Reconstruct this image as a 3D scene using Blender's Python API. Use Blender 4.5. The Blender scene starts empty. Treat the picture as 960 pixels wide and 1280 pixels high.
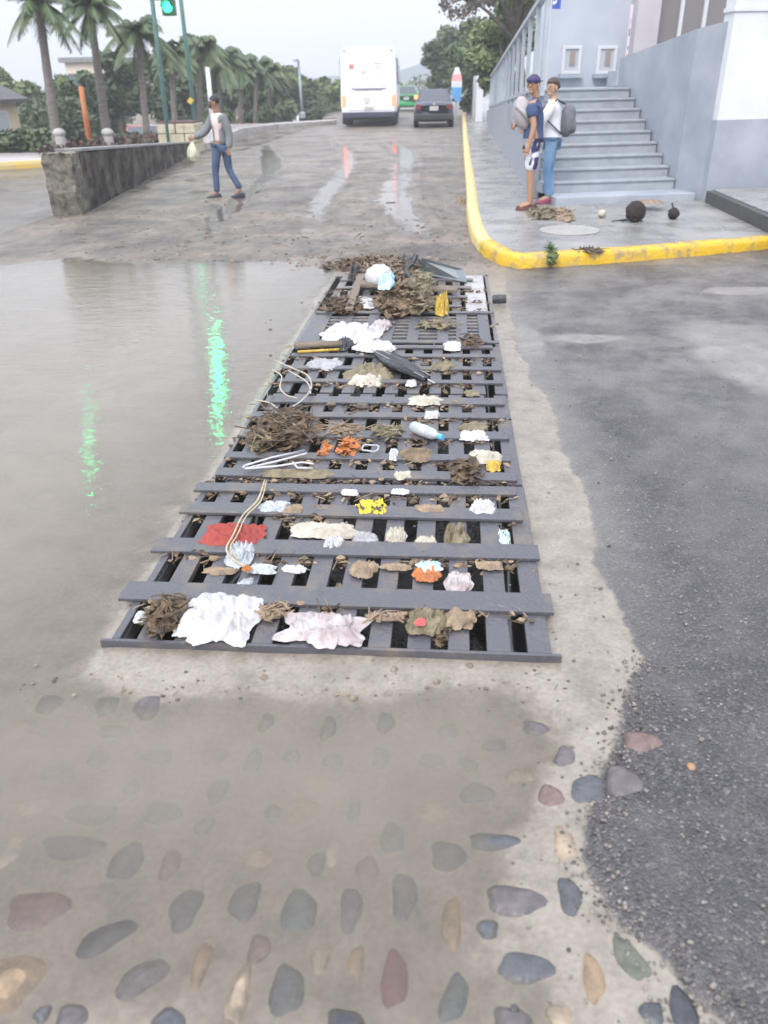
EXPO=0.88; DOF=1.7; MURK=27.0; HAZE=.0022
import bpy, bmesh, math, random
import numpy as np
from mathutils import Vector, Matrix, Euler
R = math.radians
random.seed(7)
SC = bpy.context.scene
COL = SC.collection

# ------------------------------------------------------------------ camera geometry
CF = 985.0; TH = R(28.7); YAW = R(5.1); ROLL = R(1.24); CH = 1.8
Fv = Vector((-math.sin(YAW)*math.cos(TH), math.cos(YAW)*math.cos(TH), -math.sin(TH)))
R0 = Vector((math.cos(YAW), math.sin(YAW), 0)); U0 = R0.cross(Fv)
Rv = math.cos(ROLL)*R0 - math.sin(ROLL)*U0
Uv = math.sin(ROLL)*R0 + math.cos(ROLL)*U0
CAM = Vector((0, 0, CH))
def ray(x, y): return Fv + ((x-480)/CF)*Rv - ((y-640)/CF)*Uv
def P(x, y, h=0.0):
    r = ray(x, y); t = (h-CH)/r.z
    return Vector((r.x*t, r.y*t, h))
def A(x, y, Y):
    r = ray(x, y); t = Y/r.y
    return Vector((r.x*t, Y, CH+r.z*t))
def depth(p): return (Vector(p)-CAM).dot(Fv)
def proj(p):
    q = Vector(p)-CAM; z = q.dot(Fv)
    return 480+CF*q.dot(Rv)/z, 640-CF*q.dot(Uv)/z
def X(px, Y):
    x = 0.0
    for _ in range(12):
        p = proj((x, Y, 0.2)); x += (px-p[0])*depth((x, Y, 0.2))/CF
    return x

# ------------------------------------------------------------------ materials
M = {}
def mat(name, col=(.5,.5,.5), rough=.6, col2=None, scale=8.0, detail=4.0, bump=0.0, bscale=None, metal=0.0,
        coat=0.0, emit=None, estr=0.0, sss=0, sharp=(.35,.65), rvar=0.0, trans=False, spec=.5, stretch=None, alpha=1.0):
    m = bpy.data.materials.new(name); m.use_nodes = True
    nt = m.node_tree; N = nt.nodes; L = nt.links
    b = N['Principled BSDF']
    b.inputs['Base Color'].default_value = (*col, 1)
    b.inputs['Roughness'].default_value = rough
    b.inputs['Metallic'].default_value = metal
    b.inputs['Coat Weight'].default_value = coat
    b.inputs['Coat Roughness'].default_value = .08
    b.inputs['Specular IOR Level'].default_value = spec
    if alpha < 1: b.inputs['Alpha'].default_value = alpha
    if emit: b.inputs['Emission Color'].default_value = (*emit, 1); b.inputs['Emission Strength'].default_value = estr
    if col2 or bump or rvar:
        tc = N.new('ShaderNodeTexCoord'); src = tc.outputs['Object']
        if stretch:
            mp = N.new('ShaderNodeMapping'); mp.inputs['Scale'].default_value = stretch
            L.new(src, mp.inputs[0]); src = mp.outputs[0]
        n = N.new('ShaderNodeTexNoise'); n.inputs['Scale'].default_value = scale; n.inputs['Detail'].default_value = detail
        n.inputs['Roughness'].default_value = .6
        L.new(src, n.inputs['Vector'])
        if col2:
            r = N.new('ShaderNodeValToRGB'); r.color_ramp.elements[0].position = sharp[0]; r.color_ramp.elements[1].position = sharp[1]
            r.color_ramp.elements[0].color = (*col, 1); r.color_ramp.elements[1].color = (*col2, 1)
            L.new(n.outputs['Fac'], r.inputs[0]); L.new(r.outputs[0], b.inputs['Base Color'])
        if rvar:
            mr = N.new('ShaderNodeMapRange'); mr.inputs[1].default_value = .3; mr.inputs[2].default_value = .7
            mr.inputs[3].default_value = max(.02, rough-rvar); mr.inputs[4].default_value = rough+rvar
            L.new(n.outputs['Fac'], mr.inputs[0]); L.new(mr.outputs[0], b.inputs['Roughness'])
        if bump:
            n2 = N.new('ShaderNodeTexNoise'); n2.inputs['Scale'].default_value = bscale or scale*3; n2.inputs['Detail'].default_value = 5
            L.new(src, n2.inputs['Vector'])
            bp = N.new('ShaderNodeBump'); bp.inputs['Strength'].default_value = bump; bp.inputs['Distance'].default_value = .02
            L.new(n2.outputs['Fac'], bp.inputs['Height']); L.new(bp.outputs[0], b.inputs['Normal'])
    M[name] = m
    return m

# ------------------------------------------------------------------ mesh builder
OFFS = {}
class MB:
    def __init__(s): s.v = []; s.f = []; s.mi = []; s.cur = 0
    def add(s, vs, fs):
        o = len(s.v); s.v += [Vector(v) for v in vs]
        for f in fs: s.f.append([o+i for i in f]); s.mi.append(s.cur)
        return s
    def box(s, c, d, rz=0.0, rx=0.0, ry=0.0, taper=1.0):
        h = Vector(d)/2; m = Euler((rx, ry, rz)).to_matrix(); c = Vector(c); vs = []
        for z in (-1, 1):
            t = taper if z > 0 else 1.0
            for x, y in ((-1,-1),(1,-1),(1,1),(-1,1)): vs.append(c + m @ Vector((x*h.x*t, y*h.y*t, z*h.z)))
        return s.add(vs, [(3,2,1,0),(4,5,6,7),(0,1,5,4),(1,2,6,5),(2,3,7,6),(3,0,4,7)])
    def span(s, a, b): 
        a = Vector(a); b = Vector(b); return s.box((a+b)/2, [abs(q) for q in (b-a)])
    def bar(s, p, q, w, h):
        p = Vector(p); q = Vector(q); d = (q-p).normalized(); up = Vector((0,0,1))
        if abs(d.z) > .95: up = Vector((0,1,0))
        r = d.cross(up).normalized(); u = r.cross(d)
        vs = []
        for e in (p, q):
            for x, y in ((-1,-1),(1,-1),(1,1),(-1,1)): vs.append(e + r*x*w/2 + u*y*h/2)
        return s.add(vs, [(3,2,1,0),(4,5,6,7),(0,1,5,4),(1,2,6,5),(2,3,7,6),(3,0,4,7)])
    def tube(s, pts, rad, n=8, cap=True, flat=1.0):
        pts = [Vector(p) for p in pts]
        if not hasattr(rad, '__len__'): rad = [rad]*len(pts)
        vs = []; fs = []; prev = None
        for i, p in enumerate(pts):
            d = (pts[min(i+1, len(pts)-1)]-pts[max(i-1, 0)])
            if d.length < 1e-9: d = Vector((0,0,1))
            d.normalize()
            if prev is None:
                up = Vector((0,0,1)) if abs(d.z) < .9 else Vector((0,1,0))
                r = d.cross(up).normalized()
            else:
                r = prev - d*prev.dot(d)
                r = r.normalized() if r.length > 1e-6 else d.orthogonal().normalized()
            prev = r; u = d.cross(r)
            for k in range(n):
                a = 2*math.pi*k/n
                vs.append(p + r*math.cos(a)*rad[i] + u*math.sin(a)*rad[i]*flat)
        for i in range(len(pts)-1):
            for k in range(n):
                a = i*n+k; b = i*n+(k+1) % n
                fs.append((a, b, b+n, a+n))
        if cap: fs.append(tuple(range(n-1,-1,-1))); fs.append(tuple((len(pts)-1)*n+k for k in range(n)))
        return s.add(vs, fs)
    def ell(s, c, r, n=12, m=8, rot=None, jit=0.0, rnd=None, pw=1.0):
        c = Vector(c); vs = []; fs = []; rot = rot or Matrix.Identity(3)
        for j in range(m+1):
            t = math.pi*j/m
            for k in range(n):
                a = 2*math.pi*k/n
                q = Vector((math.sin(t)*math.cos(a), math.sin(t)*math.sin(a), math.cos(t)))
                if pw != 1: q = Vector([math.copysign(abs(w)**pw, w) for w in q])
                g = 1 + (jit*(rnd.random()-.5) if rnd else 0)
                vs.append(c + rot @ Vector((q.x*r[0]*g, q.y*r[1]*g, q.z*r[2]*g)))
        for j in range(m):
            for k in range(n):
                a = j*n+k; b = j*n+(k+1) % n
                fs.append((a, a+n, b+n, b))
        return s.add(vs, fs)
    def prism(s, poly, z0, z1):
        n = len(poly); vs = [(p[0], p[1], z0) for p in poly]+[(p[0], p[1], z1) for p in poly]
        fs = [tuple(range(n-1,-1,-1)), tuple(range(n, 2*n))]+[(i, (i+1) % n, (i+1) % n+n, i+n) for i in range(n)]
        return s.add(vs, fs)
    def quad(s, a, b, c, d): return s.add([a, b, c, d], [(0,1,2,3)])
    def cyl(s, c, r, h, axis='z', n=20, r2=None):
        c = Vector(c); e = {'x': Vector((1,0,0)), 'y': Vector((0,1,0)), 'z': Vector((0,0,1))}[axis]
        return s.tube([c-e*h/2, c+e*h/2], [r, r2 if r2 is not None else r], n)
    def build(s, name, m, parent=None, smooth=False, bevel=0.0, loc=None, mats=None):
        me = bpy.data.meshes.new(name)
        off = Vector((0,0,0))
        if parent is not None: off = OFFS.get(top(parent).name, off)
        elif loc is not None: off = Vector(loc)
        me.from_pydata([tuple(v-off) for v in s.v], [], s.f)
        for mm in (mats or [m]): me.materials.append(M[mm] if isinstance(mm, str) else mm)
        if mats: me.polygons.foreach_set('material_index', s.mi)
        if bevel:
            bm = bmesh.new(); bm.from_mesh(me)
            es = [e for e in bm.edges if len(e.link_faces) == 2 and e.calc_face_angle(0) > .5]
            bmesh.ops.bevel(bm, geom=es, offset=bevel, segments=2, affect='EDGES', profile=.6)
            bm.to_mesh(me); bm.free()
        if smooth: me.polygons.foreach_set('use_smooth', [True]*len(me.polygons))
        me.update()
        o = bpy.data.objects.new(name, me); COL.objects.link(o)
        if parent is not None: o.parent = parent
        elif loc is not None: o.location = loc
        return o
def top(o):
    while o.parent: o = o.parent
    return o
def tag(o, label=None, cat=None, group=None, kind=None):
    if label: o['label'] = label
    if cat: o['category'] = cat
    if group: o['group'] = group
    if kind: o['kind'] = kind
    return o
def thing(name, label, cat, loc=(0,0,0), rz=0.0, group=None, world=True):
    o = bpy.data.objects.new(name, None); COL.objects.link(o)
    o.empty_display_size = .1; o.location = loc; o.rotation_euler = (0,0,rz)
    if world: OFFS[o.name] = Vector(loc)
    return tag(o, label, cat, group)
def kids(o): return [c for c in bpy.data.objects if c.parent == o]
def copy_tree(o, parent=None):
    c = o.copy(); COL.objects.link(c)
    if parent is not None: c.parent = parent
    for ch in kids(o): copy_tree(ch, c)
    return c
def struct(mb, name, m, **k): return tag(mb.build(name, m, **k), kind='structure')

# numpy value noise
def vn(x, y, seed=0):
    xi = np.floor(x).astype(np.int64); yi = np.floor(y).astype(np.int64); fx = x-xi; fy = y-yi
    fx = fx*fx*(3-2*fx); fy = fy*fy*(3-2*fy)
    def h(a, b):
        n = (a*374761393 + b*668265263 + seed*1442695041) & 0x7fffffff
        n = ((n ^ (n >> 13))*1274126177) & 0x7fffffff
        n = n ^ (n >> 16)
        return (n & 0xffff)/65535.0
    return (h(xi,yi)*(1-fx)+h(xi+1,yi)*fx)*(1-fy)+(h(xi,yi+1)*(1-fx)+h(xi+1,yi+1)*fx)*fy
def fbm(x, y, seed=0, o=4):
    s = 0; a = .5; t = 0
    for i in range(o): s = s+a*vn(x*2**i, y*2**i, seed+i*17); t += a; a *= .5
    return s/t
def sm(a, b, x):
    t = np.clip((x-a)/(b-a), 0, 1); return t*t*(3-2*t)
# ------------------------------------------------------------------ world, light, camera
w = bpy.data.worlds.new("World"); SC.world = w; w.use_nodes = True
nt = w.node_tree; N = nt.nodes; L = nt.links
bg = N['Background']; bg.inputs['Strength'].default_value = .15
sky = N.new('ShaderNodeTexSky'); sky.sky_type = 'NISHITA'; sky.sun_disc = False
SUN_EL, SUN_ROT = R(48), R(195)
sky.sun_elevation = SUN_EL; sky.sun_rotation = SUN_ROT; sky.air_density = 1.0; sky.dust_density = 4.0
hs = N.new('ShaderNodeHueSaturation'); hs.inputs['Saturation'].default_value = .3
L.new(sky.outputs[0], hs.inputs['Color'])
tc = N.new('ShaderNodeTexCoord'); nz = N.new('ShaderNodeTexNoise'); nz.inputs['Scale'].default_value = 1.6; nz.inputs['Detail'].default_value = 5
mp = N.new('ShaderNodeMapping'); mp.inputs['Scale'].default_value = (1, 1, 3)
L.new(tc.outputs['Generated'], mp.inputs[0]); L.new(mp.outputs[0], nz.inputs['Vector'])
cr = N.new('ShaderNodeValToRGB'); cr.color_ramp.elements[0].color = (3.0, 3.25, 3.8, 1); cr.color_ramp.elements[1].color = (3.7, 3.85, 4.3, 1)
cr.color_ramp.elements[0].position = .3; cr.color_ramp.elements[1].position = .7
L.new(nz.outputs['Fac'], cr.inputs[0])
mx = N.new('ShaderNodeMixRGB'); mx.inputs[0].default_value = .88
L.new(hs.outputs[0], mx.inputs[1]); L.new(cr.outputs[0], mx.inputs[2])
# an overcast sky is brightest overhead and dimmer towards the horizon
sx_ = N.new('ShaderNodeSeparateXYZ'); L.new(tc.outputs['Generated'], sx_.inputs[0])
ov = N.new('ShaderNodeMath'); ov.operation = 'MULTIPLY_ADD'; ov.use_clamp = False; ov.inputs[1].default_value = 1.75; ov.inputs[2].default_value = 1.0; L.new(sx_.outputs['Z'], ov.inputs[0])
om = N.new('ShaderNodeMath'); om.operation = 'MAXIMUM'; om.inputs[1].default_value = .9; L.new(ov.outputs[0], om.inputs[0])
vm = N.new('ShaderNodeVectorMath'); vm.operation = 'SCALE'; L.new(mx.outputs[0], vm.inputs[0]); L.new(om.outputs[0], vm.inputs['Scale']); L.new(vm.outputs[0], bg.inputs[0])
sd = bpy.data.lights.new('sun', 'SUN'); sd.energy = 1.1; sd.angle = R(25); sd.color = (1, .96, .9)
so = bpy.data.objects.new('sun', sd); COL.objects.link(so)
so.rotation_euler = (R(90)-SUN_EL, 0, R(180)-SUN_ROT)   # light falls from sky direction of the cloud-veiled sun
cd = bpy.data.cameras.new('camera'); cam = bpy.data.objects.new('camera', cd); COL.objects.link(cam)
cd.sensor_fit = 'VERTICAL'; cd.sensor_height = 24; cd.lens = CF/1280*24; cd.clip_start = .05; cd.clip_end = 3000
m3 = Matrix((Rv, Uv, -Fv)).transposed()
cam.matrix_world = Matrix.Translation(CAM) @ m3.to_4x4()
SC.camera = cam
SC.view_settings.view_transform = 'Standard'; SC.view_settings.look = 'None'; SC.view_settings.exposure = EXPO; SC.view_settings.gamma = 1
cd.dof.use_dof = True; cd.dof.focus_distance = 4.2; cd.dof.aperture_fstop = DOF
SC.cycles.max_bounces = 5; SC.cycles.transparent_max_bounces = 8
SC.cycles.sample_clamp_indirect = 4.0

# ------------------------------------------------------------------ ground and water
AS_PX = [(632,341),(640,400),(652,450),(690,520),(722,600),(742,680),(768,760),(795,820),(786,880),(770,930),(742,1000),(722,1070),(765,1140),(830,1215),(890,1280),(960,1350)]
AS = [P(*p) for p in AS_PX]
AS = [Vector((.55, 8.9, 0))] + AS + [Vector((1.2, -1, 0))]
ASP = np.array([(p.x, p.y) for p in AS] + [(900, -1), (900, 8.9)])
def sdpoly(x, y, poly, nopen=0):
    d = np.full(x.shape, 1e9); ins = np.zeros(x.shape, bool); n = len(poly)
    for i in range(n):
        ax, ay = poly[i]; bx, by = poly[(i+1) % n]
        if i < n-nopen:
            ex, ey = bx-ax, by-ay; t = np.clip(((x-ax)*ex+(y-ay)*ey)/(ex*ex+ey*ey), 0, 1)
            d = np.minimum(d, np.hypot(x-ax-t*ex, y-ay-t*ey))
        c = (ay > y) != (by > y)
        with np.errstate(divide='ignore', invalid='ignore'):
            xx = (bx-ax)*(y-ay)/(by-ay if by != ay else 1e-9)+ax
        ins ^= c & (x < xx)
    return np.where(ins, d, -d)
KL = [P(243,191), P(300,167), P(345,161), P(418,156)]
LOWP = np.array([(-70, 27.5), (KL[0].x-2.4, 27.5), (KL[1].x-1.6, KL[1].y+1.5), (KL[2].x-.6, KL[2].y+2.3), (KL[3].x-.7, KL[3].y+2.6), (X(424,110), 110), (-120, 110)])
GX0, GX1, GY0, GY1 = -1.175, .35, 2.2, 8.35
def ground(x, y):
    n1 = fbm(x*3.1, y*3.1, 3); n2 = fbm(x*14, y*14, 9, 3)
    sA = sdpoly(x, y, ASP, 3) + .10*(n1-.5) + .05*(n2-.5)
    s = -sA
    dL = (.050*sm(-1.17, -2.3, x) + .012*sm(-1.17, -1.3, x))*sm(9.9, 8.4, y+1.6*(fbm(x*.9, y*.9, 5)-.5))
    dF = .043*sm(2.19, 1.68, y+.14*(n1-.5))*sm(-.04, .50, s+.1*(n1-.5))*(1-.62*sm(1.66, 1.12, y)-.10*sm(1.12,.9,y))
    dF = np.where(y < 2.25, dF, 0)
    d = np.maximum(dL, dF)
    near = .007*(n1-.5)+.004*(n2-.5)
    h = .007 - d + near
    # muddy road beyond the drain: low hummocks with water standing between them
    r1 = fbm(x*.55+.35*y*.3, y*.22, 21, 4); r2 = fbm(x*2.3, y*1.2, 22, 4); r3 = fbm(x*9, y*6, 23, 3)
    r4 = fbm(x*5+y*.8, y*2.2, 25, 4)
    far = .010 + .040*(r1-.47) + .030*(r2-.5) + .020*(r3-.5) + .022*(r4-.5) + .012*sm(15, 11, y)
    tf = sm(8.6, 10.0, y)
    fl = sm(15, 24, y)
    far = far*(1-.6*fl) + .003*fl
    hm = .022*sm(.12, .0, np.abs(((x+1.1)+.1*(y-14))-.55*np.sin(y*.45))-.28)*sm(11, 13, y)*sm(30, 20, y)
    tk = 0
    for (c0, c1, ph, wd_) in ((-.45,-.10,0,.36),(-1.75,-.12,.6,.26),(-3.3,-.16,1.4,.30)):
        cxx = c0+c1*(y-12)+.28*np.sin(y*.33+ph)
        tk = tk + sm(wd_, wd_*.3, np.abs(x-cxx)+.1*(r2-.5)) - .45*sm(.10, 0, np.abs(np.abs(x-cxx)-wd_*1.25))
    far = far - tk*.024*sm(9.6, 11.5, y)*sm(34, 22, y)
    h = h*(1-tf) + far*tf
    h = np.where(x < -6.3, -.003+.012*(r2-.5), h)
    h = h - 1.7*sm(0, 1.4, sdpoly(x, y, LOWP))
    a = .004 + .022*sm(0, .07, sA)*sm(9, 2.5, y) + .010*(fbm(x*1.1, y*1.1, 31)-.5) + .006*(n2-.5) + .012*sm(0,.4,sA)
    k = sm(-.01, .02, sA)*np.where(y < 9.0, 1, 0)
    h = h*(1-k) + a*k
    return h, sA
def lines(*segs):
    out = []
    for a, b, st in segs:
        n = max(1, int(round((b-a)/st))); out += [a+(b-a)*i/n for i in range(n)]
    out.append(segs[-1][1]); return np.array(out)
XL = lines((-900,-60,120),(-60,-16,4),(-16,-4.5,.12),(-4.5,4.5,.025),(4.5,12,.12),(12,60,4),(60,900,120))
YL = lines((-40,0,5),(0,.6,.1),(.6,9.5,.025),(9.5,20,.07),(20,45,.35),(45,100,5),(100,1500,140))
gx, gy = np.meshgrid(XL, YL)
gh, gs = ground(gx, gy)
flat = (np.abs(gx) > 16.5) | (gy > 46) | (gy < -.5)
gh = np.where(flat & (gh > -.5), .002, gh)
def gridmesh(name, x, y, z, keep, m, attrs):
    ny, nx = x.shape
    idx = np.arange(ny*nx).reshape(ny, nx)
    f = np.stack([idx[:-1,:-1], idx[:-1,1:], idx[1:,1:], idx[1:,:-1]], -1)[keep]
    used = np.zeros(ny*nx, bool); used[f.ravel()] = True
    remap = np.cumsum(used)-1; f = remap[f]
    co = np.stack([x.ravel(), y.ravel(), z.ravel()], -1)[used]
    me = bpy.data.meshes.new(name); nf = len(f)
    me.vertices.add(len(co)); me.vertices.foreach_set('co', co.astype(np.float32).ravel())
    me.loops.add(nf*4); me.loops.foreach_set('vertex_index', f.astype(np.int32).ravel())
    me.polygons.add(nf); me.polygons.foreach_set('loop_start', np.arange(0, nf*4, 4, dtype=np.int32))
    me.polygons.foreach_set('use_smooth', np.ones(nf, bool))
    me.update(calc_edges=True); me.materials.append(m)
    for k, v in attrs.items():
        at = me.attributes.new(k, 'FLOAT', 'POINT'); at.data.foreach_set('value', v.ravel()[used].astype(np.float32))
    o = bpy.data.objects.new(name, me); COL.objects.link(o); o['kind'] = 'structure'; return o
cxm = (gx[:-1,:-1]+gx[1:,1:])/2; cym = (gy[:-1,:-1]+gy[1:,1:])/2
inhole = (cxm > GX0) & (cxm < GX1) & (cym > GY0) & (cym < GY1)
# light repaired patches of the asphalt
pat = np.full(gx.shape, -1.0)
for (px, py, rx, ry) in ((935,455,.36,.62),(905,425,.42,.45),(735,427,.36,.14),(945,366,.5,.16),(660,430,.12,.5)):
    c = P(px, py); e = 1-np.hypot((gx-c.x)/rx, (gy-c.y)/ry); pat = np.maximum(pat, e)
pat = pat + .7*(fbm(gx*4, gy*4, 77)-.5)
nearm = sm(9.5, 7.5, gy)

def attr(N, n):
    a = N.new('ShaderNodeAttribute'); a.attribute_name = n; return a.outputs['Fac']
def mathn(nt, op, a, b=None, c=None, clamp=False):
    n = nt.nodes.new('ShaderNodeMath'); n.operation = op; n.use_clamp = clamp
    for i, v in enumerate((a, b, c)):
        if v is None: continue
        if isinstance(v, (int, float)): n.inputs[i].default_value = v
        else: nt.links.new(v, n.inputs[i])
    return n.outputs[0]
def noise(nt, vec, sc, det=4, rough=.6):
    n = nt.nodes.new('ShaderNodeTexNoise'); n.inputs['Scale'].default_value = sc; n.inputs['Detail'].default_value = det
    n.inputs['Roughness'].default_value = rough; nt.links.new(vec, n.inputs['Vector']); return n.outputs['Fac']
def ramp(nt, fac, stops):
    r = nt.nodes.new('ShaderNodeValToRGB'); e = r.color_ramp.elements
    while len(e) < len(stops): e.new(.5)
    for i, (p, c) in enumerate(stops):
        e[i].position = p; e[i].color = (*c, 1) if hasattr(c, '__len__') else (c, c, c, 1)
    nt.links.new(fac, r.inputs[0]); return r.outputs[0]
def mixc(nt, f, a, b, mode='MIX'):
    n = nt.nodes.new('ShaderNodeMixRGB'); n.blend_type = mode
    for i, v in enumerate((f, a, b)):
        if isinstance(v, (int, float)): n.inputs[i].default_value = v
        elif isinstance(v, tuple): n.inputs[i].default_value = (*v, 1)
        else: nt.links.new(v, n.inputs[i])
    return n.outputs[0]

gm = bpy.data.materials.new('ground_surface'); gm.use_nodes = True
nt = gm.node_tree; N = nt.nodes; L = nt.links; b = N['Principled BSDF']
geo = N.new('ShaderNodeNewGeometry').outputs['Position']
sAo = attr(N, 'asph'); pto = attr(N, 'patch'); nro = attr(N, 'near'); hgt = attr(N, 'height')
fine = noise(nt, geo, 60, 4); med = noise(nt, geo, 7, 5); big = noise(nt, geo, .9, 4)
shore = noise(nt, geo, 28, 6, .75)
hgt = mathn(nt, 'ADD', hgt, mathn(nt, 'MULTIPLY_ADD', shore, .016, -.0085))
am = mathn(nt, 'MULTIPLY_ADD', mathn(nt, 'MULTIPLY_ADD', fine, .05, -.025), 1.0, sAo)
am = mathn(nt, 'MULTIPLY', mathn(nt, 'ADD', am, .006), 60, clamp=True)
conc = ramp(nt, med, [(.3, (.170,.147,.118)), (.5, (.255,.224,.182)), (.72, (.315,.28,.232))])
conc = mixc(nt, .55, conc, ramp(nt, fine, [(.3, (.45,.42,.4)), (.7, (1,1,1))]), 'MULTIPLY')
vor = N.new('ShaderNodeTexVoronoi'); vor.inputs['Scale'].default_value = 135; L.new(geo, vor.inputs['Vector'])
agg = ramp(nt, vor.outputs['Color'], [(.0, (.018,.0165,.018)), (.5, (.036,.033,.036)), (.8, (.078,.071,.072)), (.93, (.20,.18,.165)), (1.0, (.40,.37,.34))])
aspc = mixc(nt, ramp(nt, big, [(.35, 0.0), (.7, .55)]), agg, (.075,.069,.070))
aspc = mixc(nt, ramp(nt, med, [(.45, 0.0), (.75, .35)]), aspc, (.16,.145,.14))
pm = mathn(nt, 'MULTIPLY', mathn(nt, 'ADD', pto, .12), 2.6, clamp=True)
aspc = mixc(nt, mathn(nt, 'MULTIPLY', mathn(nt, 'MULTIPLY', pm, mathn(nt, 'ADD', med, .4)), .9), aspc, (.27,.25,.235))
farc = mixc(nt, ramp(nt, big, [(.35, 0.0), (.62, 1.0)]), (.115,.098,.088), (.235,.195,.16))
mpf = N.new('ShaderNodeMapping'); mpf.inputs['Scale'].default_value = (1.5, .8, 1); mpf.inputs['Rotation'].default_value = (0,0,.25); L.new(geo, mpf.inputs[0])
farc = mixc(nt, .75, farc, ramp(nt, noise(nt, mpf.outputs[0], 2.2, 8, .75), [(.36, (.42,.39,.37)), (.5, (.9,.88,.86)), (.66, (1.35,1.28,1.18))]), 'MULTIPLY')
farc = mixc(nt, .6, farc, ramp(nt, med, [(.3, (.5,.48,.46)), (.7, (1,1,1))]), 'MULTIPLY')
base = mixc(nt, nro, farc, conc)
silt = mathn(nt, 'MULTIPLY', mathn(nt, 'SUBTRACT', 1.0, mathn(nt, 'MULTIPLY', mathn(nt, 'MULTIPLY_ADD', mathn(nt, 'SUBTRACT', med, .5), .5, sAo), 4.0, clamp=True)), .6)
syg = N.new('ShaderNodeSeparateXYZ'); L.new(geo, syg.inputs[0]); silt = mathn(nt, 'MULTIPLY', silt, mathn(nt, 'MULTIPLY', mathn(nt, 'SUBTRACT', syg.outputs['Y'], 1.9), .8, clamp=True))
aspc = mixc(nt, silt, aspc, (.20,.185,.175))
film = mathn(nt, 'MULTIPLY', mathn(nt, 'SUBTRACT', syg.outputs['Y'], 2.2), .30, clamp=True)
film = mathn(nt, 'MULTIPLY', film, ramp(nt, noise(nt, geo, 1.7, 6, .7), [(.40, .05), (.60, .85)]))
aspc = mixc(nt, film, aspc, (.165,.155,.15))
base = mixc(nt, am, base, aspc)
# soaked ground close above the water line is darker and shinier
wetf = mathn(nt, 'SUBTRACT', 1.0, mathn(nt, 'MULTIPLY', mathn(nt, 'SUBTRACT', hgt, .001), 160, clamp=True))
wetb = mathn(nt, 'SUBTRACT', 1.0, mathn(nt, 'MULTIPLY', mathn(nt, 'ADD', hgt, .003), 60, clamp=True))
base = mixc(nt, mathn(nt, 'MULTIPLY', wetb, .25), base, (.24,.215,.18))
L.new(mathn(nt, 'MULTIPLY', mathn(nt, 'MULTIPLY', mathn(nt, 'ADD', hgt, .010), 90, clamp=True), .5), b.inputs['Specular IOR Level'])
L.new(base, b.inputs['Base Color'])
rg = ramp(nt, big, [(.3, .16), (.7, .42)])
rg = mixc(nt, nro, ramp(nt, noise(nt, geo, .7, 5), [(.35, .30), (.65, .60)]), rg)
rg = mixc(nt, am, rg, ramp(nt, med, [(.3, .24), (.7, .46)]))
rg2 = mixc(nt, mathn(nt, 'MULTIPLY', wetf, .5), rg, (.2,.2,.2))
L.new(rg2, b.inputs['Roughness'])
hh = mathn(nt, 'ADD', mathn(nt, 'MULTIPLY', mathn(nt, 'SUBTRACT', 1, vor.outputs['Distance']), mathn(nt, 'MULTIPLY_ADD', am, .98, .02)), mathn(nt, 'MULTIPLY', fine, .6))
hh = mathn(nt, 'ADD', hh, mathn(nt, 'MULTIPLY', mathn(nt, 'SUBTRACT', 1.0, nro), mathn(nt, 'MULTIPLY', noise(nt, geo, 6, 7, .75), 16.0)))
bp = N.new('ShaderNodeBump'); bp.inputs['Strength'].default_value = .7; bp.inputs['Distance'].default_value = .0065
L.new(hh, bp.inputs['Height']); L.new(bp.outputs[0], b.inputs['Normal'])
gridmesh('ground', gx, gy, gh, ~inhole, gm, {'asph': gs, 'patch': pat, 'near': nearm, 'height': gh})

wm = bpy.data.materials.new('muddy_water'); wm.use_nodes = True
nt = wm.node_tree; N = nt.nodes; L = nt.links
for n in list(N): N.remove(n)
out = N.new('ShaderNodeOutputMaterial')
geo = N.new('ShaderNodeNewGeometry').outputs['Position']
dp = attr(N, 'depth')
dn = mathn(nt, 'MULTIPLY', dp, mathn(nt, 'MULTIPLY_ADD', noise(nt, geo, 3.5, 3), 1.0, .5))
murk = mathn(nt, 'SUBTRACT', 1.0, mathn(nt, 'POWER', 2.718, mathn(nt, 'MULTIPLY', dn, -MURK)), clamp=True)
tr = N.new('ShaderNodeBsdfTransparent'); tr.inputs[0].default_value = (.975,.965,.95,1)
df = N.new('ShaderNodeBsdfDiffuse')
L.new(mixc(nt, noise(nt, geo, 1.3, 4), (.185,.160,.124), (.24,.21,.167)), df.inputs[0])
m1 = N.new('ShaderNodeMixShader'); L.new(murk, m1.inputs[0]); L.new(tr.outputs[0], m1.inputs[1]); L.new(df.outputs[0], m1.inputs[2])
edge = mathn(nt, 'MULTIPLY', mathn(nt, 'ADD', mathn(nt, 'SUBTRACT', dp, .0005), mathn(nt, 'MULTIPLY_ADD', noise(nt, geo, 28, 6, .75), -.016, .008)), 130, clamp=True)
gl = N.new('ShaderNodeBsdfGlossy'); gl.inputs['Roughness'].default_value = .04; gl.inputs[0].default_value = (1,1,1,1)
mpg = N.new('ShaderNodeMapping'); mpg.inputs['Scale'].default_value = (1.0, 3.2, 1); L.new(geo, mpg.inputs[0])
rip = mathn(nt, 'ADD', noise(nt, mpg.outputs[0], 3.0, 3), mathn(nt, 'MULTIPLY', noise(nt, mpg.outputs[0], 16, 2), .20))
bw = N.new('ShaderNodeBump'); mry = N.new('ShaderNodeMapRange'); sxy = N.new('ShaderNodeSeparateXYZ'); L.new(geo, sxy.inputs[0]); L.new(sxy.outputs['Y'], mry.inputs[0])
mry.inputs[1].default_value = 2.0; mry.inputs[2].default_value = 4.0; mry.inputs[3].default_value = .12; mry.inputs[4].default_value = .31; L.new(mry.outputs[0], bw.inputs['Strength']); bw.inputs['Distance'].default_value = .014
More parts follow.
